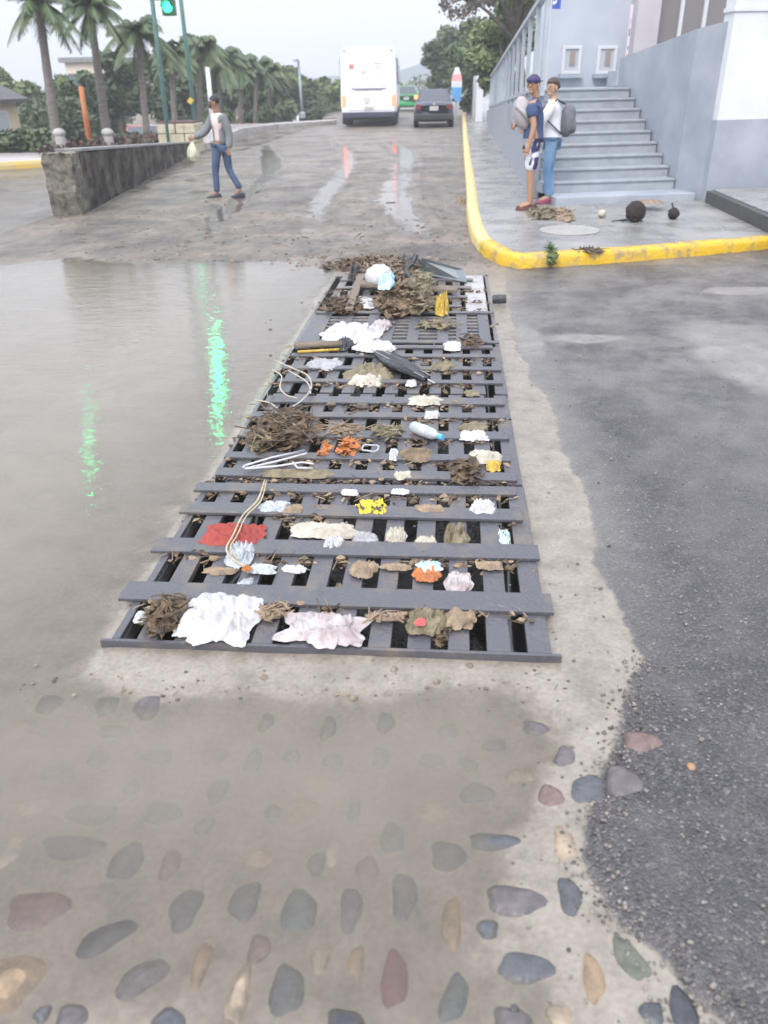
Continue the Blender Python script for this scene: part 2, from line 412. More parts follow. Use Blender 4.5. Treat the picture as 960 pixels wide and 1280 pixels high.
L.new(rip, bw.inputs['Height']); L.new(bw.outputs[0], gl.inputs['Normal'])
fr = N.new('ShaderNodeFresnel'); fr.inputs[0].default_value = 1.36; L.new(bw.outputs[0], fr.inputs['Normal'])
m2 = N.new('ShaderNodeMixShader'); L.new(fr.outputs[0], m2.inputs[0]); L.new(m1.outputs[0], m2.inputs[1]); L.new(gl.outputs[0], m2.inputs[2])
t0_ = N.new('ShaderNodeBsdfTransparent'); m3_ = N.new('ShaderNodeMixShader'); L.new(edge, m3_.inputs[0]); L.new(t0_.outputs[0], m3_.inputs[1]); L.new(m2.outputs[0], m3_.inputs[2]); L.new(m3_.outputs[0], out.inputs[0])
dep = np.maximum(-gh, 0)
hc = np.minimum(np.minimum(gh[:-1,:-1], gh[1:,1:]), np.minimum(gh[1:,:-1], gh[:-1,1:]))
kw = (hc < .0) & (hc > -.12) & ~inhole & (np.abs(cxm) < 16) & (cym < 46) & (cym > 0)
gridmesh('water', gx, gy, gx*0, kw, wm, {'depth': dep})

# cobbles set in the mortar bed
CC = dict(s=(.072,.075,.082), p=(.100,.086,.090), r=(.14,.095,.085), o=(.215,.155,.095), t=(.25,.20,.145), g=(.10,.105,.08), d=(.04,.04,.048), c=(.33,.29,.23), k=(.12,.04,.045), e=(.07,.085,.088))
COB = [(130,1170,100,46,38,'d'),(175,1222,92,50,42,'p'),(230,1135,52,64,0,'s'),(305,1125,48,56,0,'s'),(372,1137,58,60,0,'e'),(438,1135,34,66,0,'p'),(357,1238,58,72,0,'s'),(250,1205,28,68,0,'o'),(298,1242,36,80,0,'t'),(45,1135,100,70,10,'r'),(12,1228,90,80,0,'o'),(88,1272,52,42,0,'p'),(52,1266,30,26,0,'s'),(155,1075,56,56,0,'s'),(210,1078,32,50,0,'r'),(110,1010,84,34,0,'s'),(200,1008,60,36,0,'e'),(88,1055,100,38,0,'p'),(38,1000,50,34,25,'c'),(12,1060,30,50,0,'c'),(195,935,52,20,0,'s'),(268,935,50,28,0,'r'),(316,940,28,36,0,'e'),(270,980,36,44,0,'p'),(416,940,34,24,0,'s'),(380,1002,42,36,0,'o'),(322,1066,50,30,0,'t'),(415,1062,24,42,0,'c'),(442,1002,20,40,0,'p'),(476,935,30,32,0,'s'),(490,1042,42,50,0,'s'),(562,1066,56,44,0,'s'),(505,1120,42,76,0,'p'),(565,1152,32,76,0,'o'),(648,1125,92,42,0,'p'),(625,1050,90,26,0,'s'),(660,1208,96,42,0,'s'),(493,1222,44,84,0,'k'),(568,1246,40,84,-20,'e'),(430,1275,60,36,0,'d'),(690,995,44,34,0,'r'),(713,1122,38,58,0,'s'),(706,1057,34,50,0,'t'),(740,990,60,46,0,'s'),(805,936,56,30,0,'r'),(741,1220,36,70,0,'o'),(787,1199,84,44,-62,'g'),(853,1262,46,60,0,'d'),(545,1006,52,30,0,'t'),(600,985,60,30,0,'s'),(340,1005,30,24,0,'s'),(70,955,60,24,0,'p'),(140,905,50,16,0,'s'),(540,940,46,24,0,'p'),(620,925,40,22,0,'s'),(640,1275,60,40,0,'p'),(700,1270,40,36,0,'t'),(210,1275,60,36,0,'s'),(400,1195,34,44,0,'t'),(445,1200,30,50,0,'o'),(610,1160,34,30,0,'s'),(395,1075,30,40,0,'p'),(20,905,60,22,0,'t'),(365,935,30,20,0,'p'),(655,965,50,24,0,'t'),(780,985,50,40,0,'p'),(815,1268,40,34,0,'s'),(900,1262,0,0,0,'s')]
rs = random.Random(4)
cob = [(P(a, b_), a, b_, w_, h_, an, c) for a, b_, w_, h_, an, c in COB if w_]
extra = []
for i in range(1400):
    q = Vector((rs.uniform(-2.6, .9), rs.uniform(.2, .92 if i < 500 else 1.95), 0))
    if sdpoly(np.array([q.x]), np.array([q.y]), ASP, 3)[0] > -.06: continue
    if all((q-e[0]).length > .125 for e in extra) and all((q-c_[0]).length > .105 for c_ in cob): extra.append((q, rs.uniform(.030,.055), rs.uniform(.035,.065), rs.choice('sspptrgse')))
verts = []; faces = []; cols = []
def stone(q, rx, ry, ang, c):
    hz = float(ground(np.array([q.x]), np.array([q.y]))[0][0])
    mbb = MB(); mbb.ell((0,0,0), (1,1,1), 20, 10, pw=rs.uniform(.8,.95))
    jx = rs.random()*9
    o = len(verts); ca, sa = math.cos(ang), math.sin(ang)
    for v in mbb.v:
        k = 1 + .10*math.sin(3*math.atan2(v.y, v.x)+jx) + .05*math.sin(5*math.atan2(v.y, v.x)+2*jx)
        x, y, z = v.x*rx*k, v.y*ry*k, v.z*.030
        verts.append((q.x+x*ca-y*sa, q.y+x*sa+y*ca, hz-.021+z)); cols.extend((*c, 1))
    for f in mbb.f: faces.append([o+i for i in f])
for q, a, b_, w_, h_, an, c in cob:
    s_ = CF/depth(q); sn = CH/(q-CAM).length
    stone(q, w_/2/s_, h_/2/s_/(sn if an == 0 else 1), R(an), CC[c])
for q, rx, ry, c in extra: stone(q, rx, ry, rs.uniform(-.6,.6), CC[c])
me = bpy.data.meshes.new('cobblestones'); me.from_pydata(verts, [], faces)
ca_ = me.color_attributes.new('tint', 'FLOAT_COLOR', 'POINT'); ca_.data.foreach_set('color', cols)
me.polygons.foreach_set('use_smooth', [True]*len(faces))
cm = mat('cobble', (.1,.1,.1), .3, bump=.3, bscale=60)
nt = cm.node_tree; a_ = nt.nodes.new('ShaderNodeAttribute'); a_.attribute_name = 'tint'
tcn = nt.nodes.new('ShaderNodeTexCoord')
nt.links.new(mixc(nt, .7, a_.outputs['Color'], ramp(nt, noise(nt, tcn.outputs['Object'], 22, 5), [(.3,(.45,.45,.45)),(.7,(1.5,1.45,1.4))]), 'MULTIPLY'), nt.nodes['Principled BSDF'].inputs['Base Color'])
me.materials.append(cm); oc = bpy.data.objects.new('cobblestones', me); COL.objects.link(oc); oc['kind'] = 'structure'

# ------------------------------------------------------------------ drain channel and grates
mat('pit_wall', (.06,.055,.05), .5, (.03,.028,.027), 5, bump=.4)
mat('pit_mud', (.05,.042,.033), .12, (.02,.018,.016), 6, bump=.5, bscale=9)
mat('grate_steel', (.078,.077,.087), .36, (.15,.125,.10), 7, bump=.35, bscale=40, rvar=.14, sharp=(.50,.74), detail=8)
mat('grate_dirty', (.10,.095,.10), .4, (.20,.18,.16), 9, bump=.3, bscale=60, rvar=.1, sharp=(.4,.75))
pit = MB()
x0, x1, y0, y1, zb = GX0-.001, GX1+.001, GY0-.001, GY1+.001, -.85
pit.quad((x0,y0,.0),(x0,y0,zb),(x0,y1,zb),(x0,y1,.0)); pit.quad((x1,y0,.0),(x1,y1,.0),(x1,y1,zb),(x1,y0,zb))
pit.quad((x0,y0,.0),(x1,y0,.0),(x1,y0,zb),(x0,y0,zb)); pit.quad((x0,y1,.0),(x0,y1,zb),(x1,y1,zb),(x1,y1,.0))
struct(pit, 'drain_channel', 'pit_wall')
mdm = MB(); nn = 30
for j in range(nn+1):
    for i in range(9):
        x_ = x0+.01+(x1-x0-.02)*i/8; y_ = y0+.01+(y1-y0-.02)*j/nn
        mdm.v.append(Vector((x_, y_, -.62+.07*math.sin(i*2.1+j*1.3)+.05*math.sin(j*.7+i))))
for j in range(nn):
    for i in range(8): a = j*9+i; mdm.f.append([a, a+1, a+10, a+9]); mdm.mi.append(0)
struct(mdm, 'mud', 'pit_mud', smooth=True)
g0 = P(166, 800).x; g1 = P(646, 800).x; pitch = (g1-g0)/10; bars = [g0-pitch/2+pitch*i for i in range(12)]
GAP = .060; T0, T1 = .004, .034
def panel(label, ya, yb, cross, skew=0.0, lift=0.0, skip=(), barw=None, dm='grate_steel'):
    t = thing('drain_grate', label, 'drain grate', (-.4, ya, 0), group='steel drain grates in a row')
    rs = random.Random(int(ya*100))
    for i, bx_ in enumerate(bars):
        if i in skip: continue
        wd = (barw or pitch-GAP)*rs.uniform(.94, 1.06); xa = bx_ - .0*ya + skew*.3
        if i == 0: e1 = xa+wd/2; e0 = GX0+.003-(.035 if ya < 3 else 0); wd = e1-e0; xa = (e0+e1)/2; skew_ = 0
        else: skew_ = skew
        m = MB(); 
        m.add([(xa-wd/2, ya, T0+lift),(xa+wd/2, ya, T0+lift),(xa+wd/2+skew_, yb, T0+lift),(xa-wd/2+skew_, yb, T0+lift),
               (xa-wd/2, ya, T1+lift),(xa+wd/2, ya, T1+lift),(xa+wd/2+skew_, yb, T1+lift),(xa-wd/2+skew_, yb, T1+lift)],
              [(3,2,1,0),(4,5,6,7),(0,1,5,4),(1,2,6,5),(2,3,7,6),(3,0,4,7)])
        m.build('bar', dm, t, bevel=.004)
    for k, (yc, wd, xa, xb) in enumerate(cross):
        m = MB(); dz = rs.uniform(-.001,.002); tl = rs.uniform(-.006,.010)
        m.add([(xa, yc-wd/2-tl, T1+.001+lift+dz),(xb, yc-wd/2+tl, T1+.001+lift+dz),(xb, yc+wd/2+tl, T1+.001+lift+dz),(xa, yc+wd/2-tl, T1+.001+lift+dz),
               (xa, yc-wd/2-tl, T1+.016+lift+dz),(xb, yc-wd/2+tl, T1+.016+lift+dz),(xb, yc+wd/2+tl, T1+.016+lift+dz),(xa, yc+wd/2-tl, T1+.016+lift+dz)],
              [(3,2,1,0),(4,5,6,7),(0,1,5,4),(1,2,6,5),(2,3,7,6),(3,0,4,7)])
        m.build('crossbar', dm, t, bevel=.003)
    return t
gA = panel('nearest steel drain grate with four wide crossbars, front edge towards the viewer', 2.215, 3.50,
      [(2.50,.125,X(148,2.52),X(694,2.52)),(2.86,.115,X(188,2.87),X(677,2.87)),(3.19,.105,X(222,3.2),X(655,3.2)),(3.42,.085,X(240,3.42),X(648,3.42))])
fe = MB().box((-.415, 2.203, .019), (1.655, .014, .034)); fe.build('front_edge', 'grate_steel', gA)
gB = panel('second steel drain grate, behind the nearest one, with the hanger on it', 3.53, 4.78,
      [(3.585,.09,X(268,3.6),X(648,3.6)),(3.80,.075,X(278,3.8),X(640,3.8)),(4.10,.10,X(300,4.1),X(638,4.1)),(4.39,.08,X(315,4.4),X(634,4.4)),(4.64,.11,X(330,4.64),X(632,4.64))], skew=-.01)
gC = panel('third steel drain grate, littered with the black umbrella', 4.81, 5.82,
      [(5.0,.06,X(345,5),X(630,5)),(5.27,.07,X(352,5.27),X(628,5.27)),(5.56,.07,X(362,5.56),X(620,5.56)),(5.77,.07,X(368,5.77),X(617,5.77))], skew=.0)
# fourth panel: frame with fine slats
t = thing('drain_grate', 'drain grate with fine close slats between wide bars, beyond the umbrella', 'drain grate', (-.4, 5.86, 0), group='steel drain grates in a row')
xs = [P(360+c/3.2, 420).x for c in (120, 215, 325, 400, 502, 620, 695, 785)]
for x_ in xs: MB().span(((x_-.045) if x_ > xs[0] else GX0+.004, 5.88, .004), (x_+.045, 6.76, .036)).build('bar', 'grate_steel', t, bevel=.003)
for k in range(8):
    y_ = 5.99+k*.098
    MB().span((xs[0]+.046, y_-.018, .010), (xs[-1]-.046, y_+.018, .030)).build('slat', 'grate_dirty', t)
for y_ in (5.90, 6.77): MB().span((xs[0]-.10, y_-.028, .037), (xs[-1]+.10, y_+.028, .05)).build('crossbar', 'grate_steel', t, bevel=.003)
gE = panel('farthest drain grate, half buried under boards, mud and bags', 6.82, 8.3,
      [(6.98,.06,X(405,6.95),X(578,6.95)),(7.32,.07,X(412,7.3),X(585,7.3)),(7.7,.07,X(420,7.7),X(590,7.7)),(8.05,.07,X(425,8.05),X(592,8.05))], skip=(10,11), barw=.075, dm='grate_dirty')
pl = MB().span((bars[10]-.06, 6.83, .0), (.33, 8.32, .026)); struct(pl, 'concrete_cover', mat('concrete_damp', (.30,.29,.29), .35, (.40,.38,.37), 6, bump=.3, rvar=.12), bevel=.01)
for (a, c) in (((GX0-.04, 2.2, -.05), (GX0, 8.4, .006)), ((GX1, 2.2, -.05), (GX1+.03, 8.4, .012)), ((GX0-.04, 8.35, -.05), (GX1+.03, 8.39, .012))):
    struct(MB().span(a, c), 'drain_rim', 'grate_dirty')

# ------------------------------------------------------------------ kerb, pavement, forecourt
SW = .15
mat('kerb_yellow', (.60,.38,.02), .42, (.30,.22,.10), 7, bump=.6, bscale=25, sharp=(.48,.66), rvar=.1)
mat('kerb_yellow_pale', (.66,.50,.18), .42, (.42,.37,.27), 8, bump=.5, bscale=25, sharp=(.5,.7), rvar=.1)
swm = mat('pavement', (.19,.183,.175), .30, (.29,.28,.27), 1.6, bump=.25, bscale=40, rvar=.2, detail=6)
KP = [P(*q) for q in ((578,160),(580,200),(583,240),(584,270),(588,296),(594,310),(606,323),(624,332),(650,337),(700,335),(780,329),(870,322),(960,314))]
KP = [Vector((KP[0].x+.35, 85, 0))] + KP + [KP[-1] + (KP[-1]-KP[-2])*12]
pts = []
for i in range(len(KP)-1):
    k = max(1, int((KP[i+1]-KP[i]).length/.3)) if 0 < i < len(KP)-2 else 12
    for j in range(k):
        a, b_, c, d = KP[max(i-1,0)], KP[i], KP[i+1], KP[min(i+2,len(KP)-1)]; t_ = j/k
        if 1 < i < len(KP)-3: q = .5*((2*b_)+(c-a)*t_+(2*a-5*b_+4*c-d)*t_*t_+(3*b_-a-3*c+d)*t_**3)
        else: q = b_.lerp(c, t_)
        pts.append(q)
pts.append(KP[-1])
prof = [(-.012, -.03), (-.004, .10), (.012, .138), (.04, .152), (.15, .152), (.16, .140), (.16, .0)]
def sweep(pts, prof, side=1):
    m = MB(); np_ = len(prof)
    for i, p in enumerate(pts):
        d = (pts[min(i+1,len(pts)-1)]-pts[max(i-1,0)]).normalized(); nrm = Vector((-d.y, d.x, 0))*side
        for (o, z) in prof: m.v.append(Vector((p.x+nrm.x*o, p.y+nrm.y*o, z+.006*math.sin(i*1.7)*(z > .1))))
    for i in range(len(pts)-1):
        for k in range(np_-1):
            a = i*np_+k; m.f.append([a, a+1, a+np_+1, a+np_]); m.mi.append(0)
    return m
ic = min(range(len(pts)), key=lambda i: (pts[i]-P(600,318)).length)
struct(sweep(pts[:ic+1], prof), 'kerb', 'kerb_yellow_pale', smooth=True)
struct(sweep(pts[ic:], prof), 'kerb', 'kerb_yellow', smooth=True)
inner = []
for i, p in enumerate(pts):
    d = (pts[min(i+1,len(pts)-1)]-pts[max(i-1,0)]).normalized(); inner.append((p.x-d.y*.155, p.y+d.x*.155))
poly = inner + [(inner[-1][0], 85)]
struct(MB().prism(poly, -.02, .147), 'pavement', 'pavement')
# ------------------------------------------------------------------ building on the right (own frame, turned 11 degrees)
mat('paint_grey', (.26,.285,.33), .5, (.35,.375,.42), 1.6, bump=.15, bscale=30, rvar=.12, detail=6)
mat('paint_grey_dark', (.28,.32,.36), .42, (.37,.41,.45), 3.0, bump=.15, bscale=30, rvar=.1, detail=6)
mat('facade_pale', (.40,.435,.49), .55, (.48,.51,.56), .9, bump=.1, detail=7)
mat('paint_white', (.56,.57,.60), .55, (.66,.665,.69), 1.1, bump=.1, bscale=30, detail=6)
mat('paint_pink', (.43,.40,.42), .55, (.50,.46,.48), 2, bump=.1)
mat('frame_white', (.60,.61,.63), .4)
mat('glass_dark', (.08,.09,.10), .06, spec=.8)
mat('glass_taupe', (.22,.20,.20), .12, spec=.8); mat('glass_pale', (.45,.48,.50), .10, spec=.8)
mat('rail_grey', (.30,.34,.38), .45, (.38,.42,.46), 5)
mat('black_stone', (.028,.028,.030), .35, (.06,.058,.055), 6, bump=.4, rvar=.1)
BR = R(11); BO = P(690, 250, SW)
u = Vector((math.cos(BR), math.sin(BR), 0)); v_ = Vector((-math.sin(BR), math.cos(BR), 0))
def B(a, b, z): return Vector((BO.x, BO.y, 0)) + u*a + v_*b + Vector((0,0,z))
def inv(px, h):  # local coordinates of a pixel on height h
    q = P(*px, h)-Vector((BO.x, BO.y, 0)); return q.dot(u), q.dot(v_)
class LB(MB):
    def lb(s, a0, a1, b0, b1, z0, z1):
        return s.box(B((a0+a1)/2, (b0+b1)/2, (z0+z1)/2), (abs(a1-a0), abs(b1-b0), abs(z1-z0)), rz=BR)
a1_, b1_ = inv((852,248), SW)
SWD = a1_   # stair width
NS, RI, GO = 9, .152, .275
ZL = SW+.10+NS*RI
FB = NS*GO+1.75
def onback(px, py):
    # pixel -> (a, z) on the back facade plane
    r = ray(px, py); q0 = Vector((BO.x, BO.y, 0)); t = (FB + q0.dot(v_) - CAM.dot(v_))/r.dot(v_)
    q = CAM + r*t; return (q-q0).dot(u), q.z
RA = P(662, 247, SW); RB = P(608, 158, SW)
def rampx(Y): return RA.x+(RB.x-RA.x)*(Y-RA.y)/(RB.y-RA.y)
def aleft(b):
    a = 0.0
    for _ in range(8):
        q = B(a, b, 0); a += rampx(q.y)+.15-q.x
    return a
mat('stair_riser', (.27,.295,.325), .5, (.33,.355,.385), 5, bump=.2, rvar=.1, detail=7); mat('stair_tread', (.26,.285,.31), .5, (.33,.355,.38), 5, bump=.25, rvar=.12, detail=7)
# stairs
st = thing('staircase', 'pale grey concrete staircase rising to the white building', 'staircase', B(0,0,SW))
m = LB(); m.lb(-.12, SWD+.10, -.55, .02, SW-.02, SW+.10); m.build('bottom_step', 'paint_grey', st, bevel=.01)
for i in range(NS):
    m = LB(); m.lb(aleft(i*GO), SWD-.0*i, i*GO, i*GO+GO+.02, SW+.10+i*RI, SW+.10+(i+1)*RI - .03)
    m.build('riser', 'stair_riser', st)
    m = LB(); m.lb(aleft(i*GO), SWD, i*GO-.025, i*GO+GO+.02, SW+.10+(i+1)*RI-.0295, SW+.10+(i+1)*RI); m.build('tread', 'stair_tread', st, bevel=.008)
bd = thing('building', 'white and grey painted building at the top of the staircase', 'building', B(2,4,SW))
FB = NS*GO+1.75
RA = P(662, 247, SW); RB = P(608, 158, SW)
def rampx(Y): return RA.x+(RB.x-RA.x)*(Y-RA.y)/(RB.y-RA.y)
lq = B(0, NS*GO+.30, 0); lr = B(0, FB+.3, 0)
lp = [(max(lq.x, rampx(lq.y)+.2), lq.y), (B(SWD+4.5, NS*GO+.3, 0).x, B(SWD+4.5, NS*GO+.3, 0).y), (B(SWD+4.5, FB+3, 0).x, B(SWD+4.5, FB+3, 0).y), (rampx(lr.y+1.5)+.2, lr.y+1.5)]
m = MB().prism(lp, SW, ZL-.004); m.build('landing', 'paint_grey', bd)
m = LB(); m.lb(onback(674, 60)[0], SWD+4.5, FB, FB+.3, ZL-.3, 6.5); m.build('wall', 'facade_pale', bd)
# front block at the right
ca, cb = inv((880,251), SW)
m = LB(); m.lb(ca, ca+7, cb, cb+.28, 1.22, 5.6); m.build('wall', 'paint_white', bd)
m = LB(); m.lb(ca-.004, ca+7, cb-.012, cb+.27, SW-.02, 1.22); m.build('plinth', 'paint_grey', bd)
m = LB(); m.lb(ca-.02, ca+7, cb-.02, cb+.29, 2.52, 2.57); m.build('string_course', 'paint_white', bd)
# parapet beside the stairs, sloping
def quadslab(m, p0, p1, z00, z01, z10, z11, th):
    d = (p1-p0).normalized(); n = Vector((d.y, -d.x, 0))*th
    vs = [Vector((p0.x,p0.y,z00)),Vector((p1.x,p1.y,z10)),Vector((p1.x,p1.y,z11)),Vector((p0.x,p0.y,z01))]
    vs += [q+n for q in vs]
    m.add(vs, [(0,1,2,3),(7,6,5,4),(0,4,5,1),(3,2,6,7),(0,3,7,4),(1,5,6,2)])
pw = B(ca-.004, cb+.14, 0); pc = B(SWD+.02, 0.0, 0); pf = B(SWD+.02, NS*GO+.35, 0)
m = MB(); quadslab(m, pw, pc, SW-.02, 2.42, SW-.02, 2.36, .18); m.build('parapet', 'paint_grey', bd)
m = MB(); quadslab(m, pc, pf, SW-.02, 2.36, SW-.02, 2.06, .18); m.build('parapet', 'paint_grey', bd)
# back openings
def opening(x0, y0, x1, y1, name, glass, fr=.07, sill=False, bars=0, label=None):
    a0, z1 = onback(x0, y0); a1, z0 = onback(x1, y1); z0 = max(z0, ZL+.002); 
    f = LB()
    f.lb(a0, a0+fr, FB-.05, FB-.003, z0, z1); f.lb(a1-fr, a1, FB-.05, FB-.003, z0, z1)
    f.lb(a0+fr, a1-fr, FB-.05, FB-.003, z1-fr, z1)
    if name == 'window': f.lb(a0+fr, a1-fr, FB-.05, FB-.003, z0, z0+fr)
    fo = f.build(name, 'frame_white', bd)
    g = LB(); g.lb(a0+fr, a1-fr, FB-.02, FB-.004, z0+(fr if name == 'window' else 0), z1-fr); g.build('pane' if name == 'window' else 'door_leaf', glass, fo)
    if sill: s = LB(); s.lb(a0-.05, a1+.05, FB-.14, FB-.003, z0-.07, z0-.004); s.build('sill', 'paint_grey_dark', fo)
    for k in range(bars):
        a = a0+fr+(a1-a0-2*fr)*(k+1)/(bars+1); q = LB(); q.lb(a-.035, a+.035, FB-.07, FB-.021, z0, z1-fr); q.build('mullion', 'frame_white', fo)
    return fo
for (x0_, x1_) in ((703, 724), (747, 768)):
    w_ = opening(x0_, 57, x1_, 92, 'window', 'glass_pale', .055, True)
    a0, z1 = onback(x0_, 57); a1, z0 = onback(x1_, 92)
    q = LB(); q.lb((a0+a1)/2-.03, (a0+a1)/2+.07, FB-.04, FB-.021, z0+.14, z1-.09); q.build('blind', mat('blind_brown', (.30,.24,.22), .6), w_)
opening(832, -120, 902, 92, 'door', 'glass_taupe', .09, False, 2)
m = LB(); a0, _ = onback(784, 50); a1, _ = onback(812, 50); m.lb(a0, a1, FB-.35, FB-.001, ZL, 5.5); m.build('pilaster', 'paint_pink', bd)
m = LB(); m.lb(a0-.45, a1+.08, FB-.85, FB-.36, ZL, ZL+.26); m.build('planter_ledge', 'paint_grey_dark', bd, bevel=.01)
m = LB(); a0, z0 = onback(769, 95); a1, z1 = onback(781, 8)
sg = thing('banner', 'narrow pink banner with blue and red print beside the pilaster', 'banner', B((a0+a1)/2, FB-.42, 2))
m.lb(a0, a1, FB-.42, FB-.40, z0+.15, z1); m.build('cloth', mat('banner_pink', (.68,.58,.62), .6), sg)
for (f0, f1, c) in ((.05,.2,(.65,.12,.08)),(.28,.34,(.12,.12,.35)),(.5,.62,(.12,.12,.35)),(.7,.78,(.5,.35,.5))):
    m = LB(); h = z1-z0-.15; m.lb(a0+.03, a1-.03, FB-.424, FB-.4205, z0+.15+h*f0, z0+.15+h*f1); m.build('print', mat('pr%d' % int(f0*100), c, .6), sg)

# ramp wall with railing along the pavement
r0 = RA.copy(); r2 = RB.copy(); r0.z = r2.z = 0; r1 = r0.lerp(r2, .3)
rw = thing('ramp_wall', 'grey ramp wall with a tall post railing along the pavement', 'wall', (r1.x, r1.y, SW))
def zt(Y): return 1.56 - (Y-r0.y)*.040
def zr(Y): return 2.88 - (Y-r0.y)*.051
pl_ = [r0, r1, r2]
m = MB()
for a, b_ in zip(pl_[:-1], pl_[1:]): quadslab(m, Vector((a.x,a.y,0)), Vector((b_.x,b_.y,0)), SW-.02, zt(a.y), SW-.02, zt(b_.y), .13)
m.build('wall', 'paint_grey', rw)
m = MB()
for a, b_ in zip(pl_[:-1], pl_[1:]):
    m.bar((a.x+.08, a.y, zr(a.y)), (b_.x+.08, b_.y, zr(b_.y)), .10, .07); m.bar((a.x+.08, a.y, zt(a.y)+.12), (b_.x+.08, b_.y, zt(b_.y)+.12), .06, .05)
m.build('top_rail', 'rail_grey', rw)
tot = (r2-r0).length; k = 0; s_ = 0
while s_ < tot-.2:
    f = s_/tot; p = r0.lerp(Vector((r2.x,r2.y,0)), f)
    # follow the bent line
    p.x = r0.x+(r1.x-r0.x)*min(1,(p.y-r0.y)/(r1.y-r0.y)) if p.y < r1.y else r1.x+(r2.x-r1.x)*(p.y-r1.y)/(r2.y-r1.y)
    MB().span((p.x+.05, p.y-.09, zt(p.y)-.002), (p.x+.11, p.y+.09, zr(p.y)-.03)).build('post', 'rail_grey', rw)
    s_ += 1.45
bp_ = A(687, 20, r0.y+2.6)
fl = thing('flag', 'blue and white flag hanging on a white pole above the railing', 'flag', (bp_.x, bp_.y, zt(bp_.y)))
MB().tube([(bp_.x, bp_.y, ZL-.3), (bp_.x, bp_.y, 4.4)], .025).build('pole', 'frame_white', fl)
m = MB(); n_ = 10
for j in range(n_+1):
    for i in range(5): m.v.append(Vector((bp_.x+.03+i*.035, bp_.y-.03+.03*math.sin(i*1.6+j*.3), 4.3-j*.15)))
for j in range(n_):
    for i in range(4): a = j*5+i; m.f.append([a,a+1,a+6,a+5]); m.mi.append(0)
m.build('cloth', mat('flag_blue', (.06,.10,.42), .6, (.75,.75,.8), 3, sharp=(.56,.58)), fl, smooth=True)
# forecourt at the right with a black stone edge
fp = [P(881,253,SW), P(960,291,SW), P(1080,349,SW)]
fp = [(p.x, p.y) for p in fp]; fp2 = fp + [(fp[-1][0]+9, fp[-1][1]+2), (fp[0][0]+9, fp[0][1]+2)]
struct(MB().prism(fp2, SW-.01, SW+.16), 'forecourt', 'black_stone')
struct(MB().prism([(x+.10, y+.02) for x, y in fp2], SW+.161, SW+.172), 'forecourt', 'pavement')
c = P(712, 288, SW); 
hatch = MB(); hatch.cyl((c.x, c.y, SW+.004), .36, .012, n=40); tag(hatch.build('manhole_cover', mat('cover_pale', (.36,.34,.31), .4, (.28,.27,.25), 8, bump=.2), loc=c, bevel=.003), 'round pale concrete cover set in the wet pavement', 'manhole cover')

# ------------------------------------------------------------------ left side: retaining wall, plaza
mat('old_stone', (.06,.056,.045), .85, (.21,.19,.145), 7, bump=1.0, bscale=12, detail=8)
mat('wall_dark', (.030,.027,.025), .75, (.13,.112,.088), spec=.15, scale=2.2, bump=.7, bscale=10, detail=8, sharp=(.44,.66))
mat('plaza', (.30,.27,.26), .5, (.40,.37,.35), .8, bump=.2, rvar=.15)
mat('cream_pale', (.60,.53,.42), .7, (.68,.60,.50), 1); mat('soil_cover', (.075,.05,.05), .8, (.16,.08,.085), 3.0, bump=.8)
wa = P(68,272); wb = P(103,270); wc = P(243,191); 
wd_ = (Vector((wc.x,wc.y,0))-Vector((wb.x,wb.y,0)))
WT0 = A(95,193, wb.y).z; WT1 = A(238,179, wc.y).z
ww = thing('retaining_wall', 'low dark weathered concrete wall with a crumbling pale stone end', 'wall', (wa.x, wa.y, 0))
def rough_wall(c0, c1, w_, z0, z1, name, m_, jit, seed, nx=28, nz=7, nw=4):
    # a wall from c0 to c1 (right-hand face line), thickness w_ to the left, top z0 -> z1
    rs = random.Random(seed); d = Vector((c1.x-c0.x, c1.y-c0.y, 0)); L_ = d.length; d.normalize(); n = Vector((-d.y, d.x, 0))
    ring = [(0, k/nz) for k in range(nz+1)] + [(k/nw, 1) for k in range(1, nw+1)] + [(1, 1-k/nz) for k in range(1, nz+1)]
    m = MB(); R_ = len(ring)
    for i in range(nx+1):
        f = i/nx; zt_ = z0+(z1-z0)*f
        for (a, z) in ring:
            q = c0 + d*L_*f + n*w_*a; q.z = -.05+(zt_+.05)*z
            q += Vector((rs.gauss(0,1), rs.gauss(0,1), rs.gauss(0,.7) if z > 0 else 0))*jit
            m.v.append(q)
    for i in range(nx):
        for k in range(R_-1):
            a = i*R_+k; m.f.append([a, a+R_, a+R_+1, a+1]); m.mi.append(0)
    m.f.append(list(range(R_))); m.mi.append(0); m.f.append(list(range((nx+1)*R_-1, nx*R_-1, -1))); m.mi.append(0)
    return m.build(name, m_, ww)
wbv = Vector((wb.x, wb.y, 0)); wcv = Vector((wc.x, wc.y, 0)); dn_ = (wcv-wbv).normalized()
rough_wall(wbv+dn_*.45, wcv, .38, WT0, WT1, 'wall', 'wall_dark', .008, 1, nx=60)
rough_wall(wbv-dn_*.02, wbv+dn_*.5, .44, WT0+.02, WT0+.0, 'stone_end', 'old_stone', .014, 2, nx=12, nz=12, nw=7)
def cap_strip(c0, c1, z0, z1):
    m = MB(); d = (c1-c0).normalized(); n = Vector((-d.y, d.x, 0))
    p = [c0-n*.02, c1-n*.02, c1+n*.40, c0+n*.40]; zz = [z0, z1, z1, z0]
    m.add([Vector((q.x,q.y,z+.005)) for q, z in zip(p, zz)]+[Vector((q.x,q.y,z+.05)) for q, z in zip(p, zz)], [(3,2,1,0),(4,5,6,7),(0,1,5,4),(1,2,6,5),(2,3,7,6),(3,0,4,7)])
    m.build('coping', mat('coping', (.17,.17,.17), .45, (.27,.26,.25), 5, bump=.4), ww, bevel=.008)
cap_strip(wbv+dn_*.55, wcv, WT0, WT1)
